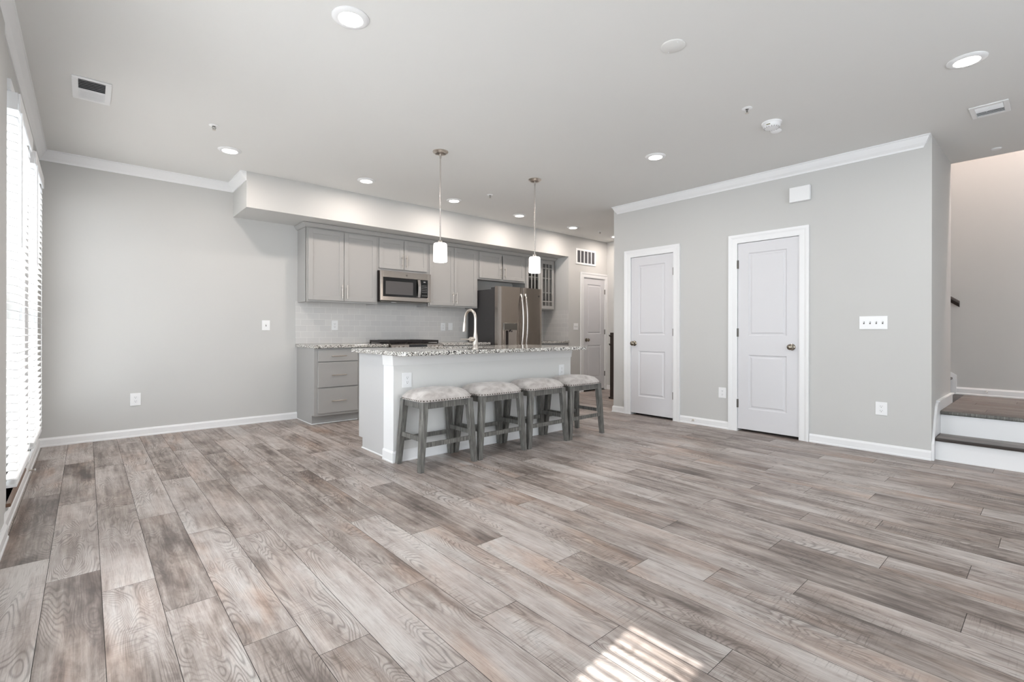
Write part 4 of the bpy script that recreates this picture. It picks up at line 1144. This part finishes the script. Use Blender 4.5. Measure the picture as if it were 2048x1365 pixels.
# counter with rounded corners
cx0, cx1, cy0, cy1 = 1.850, 4.100, 3.390, 4.372
def rounded(x0, x1, y0, y1, rs, n=8):
    pts = []
    for (cx, cy, a0, r) in ((x0 + rs[0], y0 + rs[0], PI, rs[0]), (x1 - rs[1], y0 + rs[1], 1.5 * PI, rs[1]), (x1 - rs[2], y1 - rs[2], 0, rs[2]), (x0 + rs[3], y1 - rs[3], 0.5 * PI, rs[3])):
        for i in range(n + 1):
            a = a0 + i * PI / 2 / n; pts.append((cx + r * math.cos(a), cy + r * math.sin(a)))
    return pts
loc = ((cx0 + cx1) / 2, (cy0 + cy1) / 2, 0.880)
bm = B()
layers = [(0.880, 0.004), (0.884, 0.0), (0.911, 0.0), (0.915, 0.004)]
prev = None
for z, ins in layers:
    ring = [bm.verts.new((x, y, z)) for x, y in rounded(cx0 + ins, cx1 - ins, cy0 + ins, cy1 - ins, (0.05, 0.05, 0.02, 0.02))]
    if prev:
        for i in range(len(ring)): bm.faces.new((prev[i], prev[(i + 1) % len(ring)], ring[(i + 1) % len(ring)], ring[i]))
    else: bm.faces.new(ring)
    prev = ring
bm.faces.new(prev)
o = link('countertop', bm, M['granite'], None, loc); o.location = loc
tag(o, 'large speckled granite countertop on the island, overhanging the stools', 'countertop')
HX0, HX1, HY0, HY1 = 2.42, 3.12, 3.80, 4.20
bm = B(); box(bm, HX0, HX1, HY0, HY1, 0.80, 1.0); cut = link('cutter', bm, M['granite'])
md = o.modifiers.new('sink_opening', 'BOOLEAN'); md.operation = 'DIFFERENCE'; md.object = cut; md.solver = 'EXACT'
bpy.context.view_layer.update()
me_ = bpy.data.meshes.new_from_object(o.evaluated_get(bpy.context.evaluated_depsgraph_get()))
o.modifiers.clear(); o.data = me_; bpy.data.objects.remove(cut)
locs = (2.77, 4.0, 0.68)
ts = thing('kitchen_sink', locs, 'stainless sink basin set into the island counter behind the faucet', 'sink')
bm = B(); zt_, zb_ = 0.879, 0.68; e = 0.012; q_ = 0.004
box(bm, HX0 - e, HX0 + q_ - 0.003, HY0 - e, HY1 + e, zb_, zt_); box(bm, HX1 - q_ + 0.003, HX1 + e, HY0 - e, HY1 + e, zb_, zt_)
box(bm, HX0, HX1, HY0 - e, HY0 + 0.001, zb_, zt_); box(bm, HX0, HX1, HY1 - 0.001, HY1 + e, zb_, zt_); box(bm, HX0, HX1, HY0, HY1, zb_, zb_ + 0.006)
link('basin', bm, M['stainless'], ts, locs)
bm = B(); cyl(bm, (2.77, 4.0, zb_ + 0.006), (2.77, 4.0, zb_ + 0.009), 0.045, seg=24); link('drain', bm, M['steel_light'], ts, locs)
FI = frame_back(0.0, IYf)
wall_plate('wall_outlet', FI, 2.006, 0.670, 0.086, 0.122, 'white outlet on the left end of the island front', 'outlet', 'outlet')
wall_plate('wall_outlet', FI, 3.895, 0.656, 0.080, 0.118, 'white outlet on the right end of the island front', 'outlet', 'outlet')

# faucet
loc = (2.765, 3.66, 0.915)
t_ = thing('kitchen_faucet', loc, 'tall brushed nickel gooseneck faucet standing on the island counter', 'faucet')
bm = B(); lathe(bm, [(0, 0), (0.028, 0), (0.028, 0.006), (0.025, 0.010), (0.024, 0.085), (0.021, 0.11), (0.014, 0.16), (0.0125, 0.20), (0, 0.20)], seg=28); link('faucet_body', bm, M['nickel'], t_, smooth=40)
bm = B(); R_ = 0.083; pts = [(0, 0, 0.19), (0, 0, 0.24), (0, 0, 0.283)]
pts += [(0, R_ - R_ * math.cos(a), 0.283 + R_ * math.sin(a)) for a in [PI * i / 16 for i in range(1, 17)]]
pts += [(0, 2 * R_ + 0.004, 0.262), (0, 2 * R_ + 0.008, 0.245)]
tube(bm, pts, 0.0125, 18); link('gooseneck', bm, M['nickel'], t_, smooth=50)
bm = B(); lathe(bm, [(0, 0), (0.0140, 0), (0.0165, 0.03), (0.0195, 0.075), (0.0185, 0.088), (0, 0.088)], (0, 2 * R_ + 0.008, 0.248), (0, 0.08, -1), 24); link('spray_head', bm, M['nickel'], t_, smooth=40)
bm = B(); cyl(bm, (-0.015, 0, 0.088), (-0.062, 0, 0.088), 0.021, seg=22); tube(bm, [(-0.060, 0, 0.088), (-0.085, 0.006, 0.087), (-0.125, 0.012, 0.089), (-0.160, 0.016, 0.091)], [0.009, 0.007, 0.0055, 0.0045], 12); link('lever_handle', bm, M['nickel'], t_, smooth=40)

# ------------------------------------------------------------------ stools
def stool(loc, label):
    t_ = thing('bar_stool', loc, label, 'stool', 'upholstered stools along the island')
    FX, FY, TX, TY, ZT = 0.277, 0.196, 0.222, 0.163, 0.530
    w_ = 0.0225
    def leg_c(sx, sy, z):
        f_ = z / ZT
        return Vector((sx * ((FX - w_) * (1 - f_) + (TX - w_ + 0.012) * f_), sy * ((FY - w_) * (1 - f_) + (TY - w_ + 0.012) * f_), z))
    for sx in (-1, 1):
        for sy in (-1, 1):
            bm = B(); rings = []
            for z, ww in ((0.0, 0.0195), (0.004, 0.0205), (ZT * 0.5, 0.0230), (ZT, 0.026)):
                c = leg_c(sx, sy, z); rings.append([bm.verts.new((c.x + a * ww, c.y + b_ * ww, z)) for a, b_ in ((-1, -1), (1, -1), (1, 1), (-1, 1))])
            for R0, R1 in zip(rings, rings[1:]):
                for q in range(4): bm.faces.new((R0[q], R0[(q + 1) % 4], R1[(q + 1) % 4], R1[q]))
            bm.faces.new(rings[0]); bm.faces.new(rings[-1])
            bmesh.ops.bevel(bm, geom=[e for e in bm.edges if abs((e.verts[0].co - e.verts[1].co).z) > 0.1], offset=0.003, segments=1, affect='EDGES')
            link('leg', bm, M['stool_wood'], t_)
    def rail(sx0, sy0, sx1, sy1, z, h_, th, name, curve=0.0):
        a = leg_c(sx0, sy0, z); b_ = leg_c(sx1, sy1, z); d = (b_ - a).normalized(); nrm_ = Vector((-d.y, d.x, 0))
        bm = B(); n = 8; rings = []
        for i in range(n + 1):
            f_ = i / n; p_ = a.lerp(b_, f_); up = curve * (1 - (2 * f_ - 1) ** 2)
            rings.append([bm.verts.new(p_ + nrm_ * s_ * th / 2 + Vector((0, 0, q))) for s_, q in ((-1, -h_ / 2 + up), (1, -h_ / 2 + up), (1, h_ / 2), (-1, h_ / 2))])
        for R0, R1 in zip(rings, rings[1:]):
            for q in range(4): bm.faces.new((R0[q], R0[(q + 1) % 4], R1[(q + 1) % 4], R1[q]))
        bm.faces.new(rings[0]); bm.faces.new(rings[-1])
        link(name, bm, M['stool_wood'], t_)
    rail(-1, -1, 1, -1, 0.503, 0.054, 0.022, 'apron'); rail(-1, 1, 1, 1, 0.503, 0.054, 0.022, 'apron')
    rail(-1, -1, -1, 1, 0.503, 0.054, 0.022, 'apron'); rail(1, -1, 1, 1, 0.503, 0.054, 0.022, 'apron')
    rail(-1, -1, 1, -1, 0.200, 0.034, 0.020, 'stretcher'); rail(-1, 1, 1, 1, 0.200, 0.034, 0.020, 'stretcher')
    rail(-1, -1, -1, 1, 0.245, 0.034, 0.020, 'stretcher'); rail(1, -1, 1, 1, 0.245, 0.034, 0.020, 'stretcher')
    # cushion: rounded rectangle, domed
    bm = B(); SX, SY = 0.247, 0.184; nx, ny = 26, 20
    def sq(t): return t
    top = []
    for j in range(ny + 1):
        row = []
        for i in range(nx + 1):
            u, v_ = -1 + 2 * i / nx, -1 + 2 * j / ny
            # squircle mapping
            r_ = (abs(u) ** 7 + abs(v_) ** 7) ** (1 / 7.0); mx_ = max(abs(u), abs(v_))
            k_ = mx_ / r_ if r_ > 0 else 1
            x, y = u * k_ * SX, v_ * k_ * SY
            e_ = 1 - mx_
            dome = 0.052 * (1 - (1 - min(1, e_ * 2.6)) ** 2.4) + 0.020 * (1 - u * u * 0.95) * (1 - v_ * v_ * 0.95)
            row.append(bm.verts.new((x, y, 0.548 + dome)))
        top.append(row)
    for j in range(ny):
        for i in range(nx): bm.faces.new((top[j][i], top[j][i + 1], top[j + 1][i + 1], top[j + 1][i]))
    rim = [top[0][i] for i in range(nx + 1)] + [top[j][nx] for j in range(1, ny + 1)] + [top[ny][i] for i in range(nx - 1, -1, -1)] + [top[j][0] for j in range(ny - 1, 0, -1)]
    low = [bm.verts.new((v_.co.x * 0.992, v_.co.y * 0.99, 0.530)) for v_ in rim]
    for i in range(len(rim)): bm.faces.new((rim[i], rim[(i + 1) % len(rim)], low[(i + 1) % len(rim)], low[i]))
    bm.faces.new(low)
    rimco = [v_.co.copy() for v_ in rim]
    seat = link('seat', bm, M['fabric'], t_, smooth=60)
    # nailheads along the rim, by arc length
    bm = B(); per = sum((rimco[(i + 1) % len(rimco)] - rimco[i]).length for i in range(len(rimco))); n_ = 62; step = per / n_
    acc = 0; nxt = 0; cnt = 0
    for i in range(len(rimco)):
        a, b_ = rimco[i], rimco[(i + 1) % len(rimco)]; L_ = (b_ - a).length
        while nxt < acc + L_ and cnt < n_:
            p_ = a.lerp(b_, (nxt - acc) / L_); d = (b_ - a).normalized(); out = Vector((d.y, -d.x, 0))
            lathe(bm, [(0.0052, -0.001), (0.0048, 0.0015), (0.0028, 0.0032), (0, 0.0038)], (p_.x, p_.y, 0.540), out, 8); nxt += step; cnt += 1
        acc += L_
    tag(link('nailhead_trim', bm, M['nail'], seat), 'dark metal nailheads')
    return t_
labels = ['grey wooden stool with pale cushion nearest the viewer, at the left end of the island',
          'grey wooden stool second from the left end of the island, right behind the nearest one',
          'grey wooden stool third from the left end of the island, beside the last one',
          'grey wooden stool farthest from the viewer, past the right end of the island']
SXs = [2.163, 2.728, 3.298, 3.858]
st0 = stool((SXs[0], 3.385, 0), labels[0])
for i in (1, 2, 3):
    c0 = st0.copy(); COL.objects.link(c0); c0.location = (SXs[i], 3.385 + 0.001 * i, 0); c0['label'] = labels[i]
    for ch in st0.children:
        c = ch.copy(); COL.objects.link(c); c.parent = c0
        for g_ in ch.children:
            d = g_.copy(); COL.objects.link(d); d.parent = c

# ------------------------------------------------------------------ stairs at right
SY0, SY1 = -0.60, 0.690
loc = (5.6, 0.1, 0)
t_ = thing('entry_steps', loc, 'two white-risered steps with grey-brown treads up to the landing at right', 'steps')
bm = B(); box(bm, 5.400, 5.655, SY0, SY1, 0, 0.160); box(bm, 5.397, 5.400, SY0, SY1, 0.0, 0.016); link('riser', bm, M['trim'], t_, loc)
bm = B(); box(bm, 5.655, XH - 0.002, SY0, SY1, 0, 0.354); link('riser', bm, M['trim'], t_, loc)
planks('tread', [(5.398, 5.655, [(SY0, SY1)], 0.1862, 0)], M['tread'], kind=None, parent=t_, loc=loc, base=False)
bm = B(); box(bm, 5.372, 5.655, SY0, SY1, 0.160, 0.186, 0.006, seg=3); link('nosing', bm, M['espresso'], t_, loc)
rowsL = []
xx = 5.66
while xx < XH - 0.01:
    b_ = min(xx + PWD, XH - 0.002); ys_ = [SY0, SY0 + (0.5 + 0.37 * len(rowsL)) % 1.0 + 0.15, SY1]
    rowsL.append((xx, b_, list(zip(ys_, ys_[1:])), 0.386, 0)); xx += PWD
planks('landing_floor', rowsL, M['tread'], kind=None, parent=t_, loc=loc, base=True)
bm = B(); box(bm, 5.630, 5.662, SY0, SY1, 0.360, 0.3865, 0.006, seg=3); link('nosing', bm, M['stool_wood'], t_, loc)
# white skirt board stepping up the end of the wall
bm = B()
prism(bm, [(XD, 0), (5.400, 0), (5.400, 0.19), (5.655, 0.19), (5.655, 0.386), (XE, 0.386), (XE, 0.470), (5.575, 0.470), (5.500, 0.44), (XD, 0.135)], lambda a, q, d: (a, d, q), YC - 0.016, YC)
struct('trim_3', bm, M['trim'])
bm = B()
prism(bm, [(5.560, 0.470), (XE + 0.012, 0.470), (XE + 0.012, 0.482), (5.560, 0.482)], lambda a, q, d: (a, d, q), YC - 0.026, YC)
struct('trim_4', bm, M['trim'])
bm = B(); sweep(bm, [(XH, 0.80), (XH, SY0)], [(o_, z + 0.387) for o_, z in BP], side=-1)
prism(bm, [(0.755, 0.387), (0.80, 0.387), (3.3, 2.1), (3.3, 2.35), (0.755, 0.600)], lambda a, q, d: (d, a, q), XH - 0.020, XH)
struct('baseboard_landing', bm, M['trim'])
t_ = thing('upper_stairs', (6.84, 0.85, 0.386), 'start of the stair flight rising behind the wall end, dark brown tread end', 'stairs')
loc = (6.84, 0.85, 0.386)
bm = B(); box(bm, XE + 0.002, XH - 0.021, SY1 + 0.001, 0.81, 0.0, 0.386); link('landing_edge', bm, M['espresso'], t_, loc)
for k in range(6):
    y0_ = 0.81 + 0.25 * k; z1_ = 0.386 + 0.19 * (k + 1)
    bm = B(); box(bm, XE + 0.002, XH - 0.021, y0_, y0_ + 0.25 if k < 5 else 3.3, z1_ - 0.19, z1_ - 0.026); link('riser', bm, M['espresso'] if k == 0 else M['trim'], t_, loc)
    bm = B(); box(bm, XE + 0.002, XH - 0.021, y0_ - 0.025, y0_ + 0.25, z1_ - 0.026, z1_, 0.005); link('tread', bm, M['espresso'], t_, loc)
# handrail
loc = (XH, 0.73, 1.38)
t_ = thing('stair_handrail', loc, 'dark espresso handrail end on the wall beyond the wall corner', 'handrail')
bm = B(); sl = 0.19 / 0.25; A_ = []
prof = [(-0.028, 0.030), (-0.032, 0.010), (-0.020, -0.030), (0.020, -0.030), (0.032, 0.010), (0.028, 0.030), (0, 0.040)]
for y in (0.725, 2.6):
    A_.append([bm.verts.new((7.215 + a, y, 1.385 + b_ + (y - 0.725) * sl)) for a, b_ in prof])
for q in range(7): bm.faces.new((A_[0][q], A_[0][(q + 1) % 7], A_[1][(q + 1) % 7], A_[1][q]))
bm.faces.new(A_[0]); bm.faces.new(A_[1]); link('rail', bm, M['espresso'], t_, loc)
bm = B(); tube(bm, [(7.215, 0.95, 1.525), (7.235, 0.95, 1.49), (XH, 0.95, 1.48)], 0.007, 10); link('bracket', bm, M['knob'], t_, loc)

# newel at the head of the hall stair
loc = (6.345, 4.73, 0)
t_ = thing('newel_post', loc, 'dark espresso newel post in the hall beside the closet wall edge', 'newel post')
bm = B(); box(bm, 6.305, 6.385, 4.69, 4.77, 0.0, 1.06, 0.004); link('post', bm, M['espresso'], t_, loc)
bm = B(); box(bm, 6.290, 6.400, 4.675, 4.785, 0.0, 0.028, 0.004); link('base_block', bm, M['espresso'], t_, loc)
bm = B()
for z in (1.0, 0.86):
    tube(bm, [(6.305, 4.735, z), (6.280, 4.750, z), (6.268, 4.757, z + 0.022)], 0.009, 10)
link('hook', bm, M['espresso'], t_, loc)

# warm lamp at the top of the stairs
t_ = thing('upstairs_light', (6.85, -0.2, 4.9), 'lit ceiling light at the top of the stairwell', 'ceiling light')
bm = B(); lathe(bm, [(0, 0), (0.15, 0), (0.15, -0.03), (0.12, -0.06), (0, -0.07)], seg=36); link('glass_bowl', bm, M['shade'], t_, smooth=40)
light('upstairs_beam', 'POINT', (6.85, -0.2, 4.72), 180, (1.0, 0.83, 0.76))
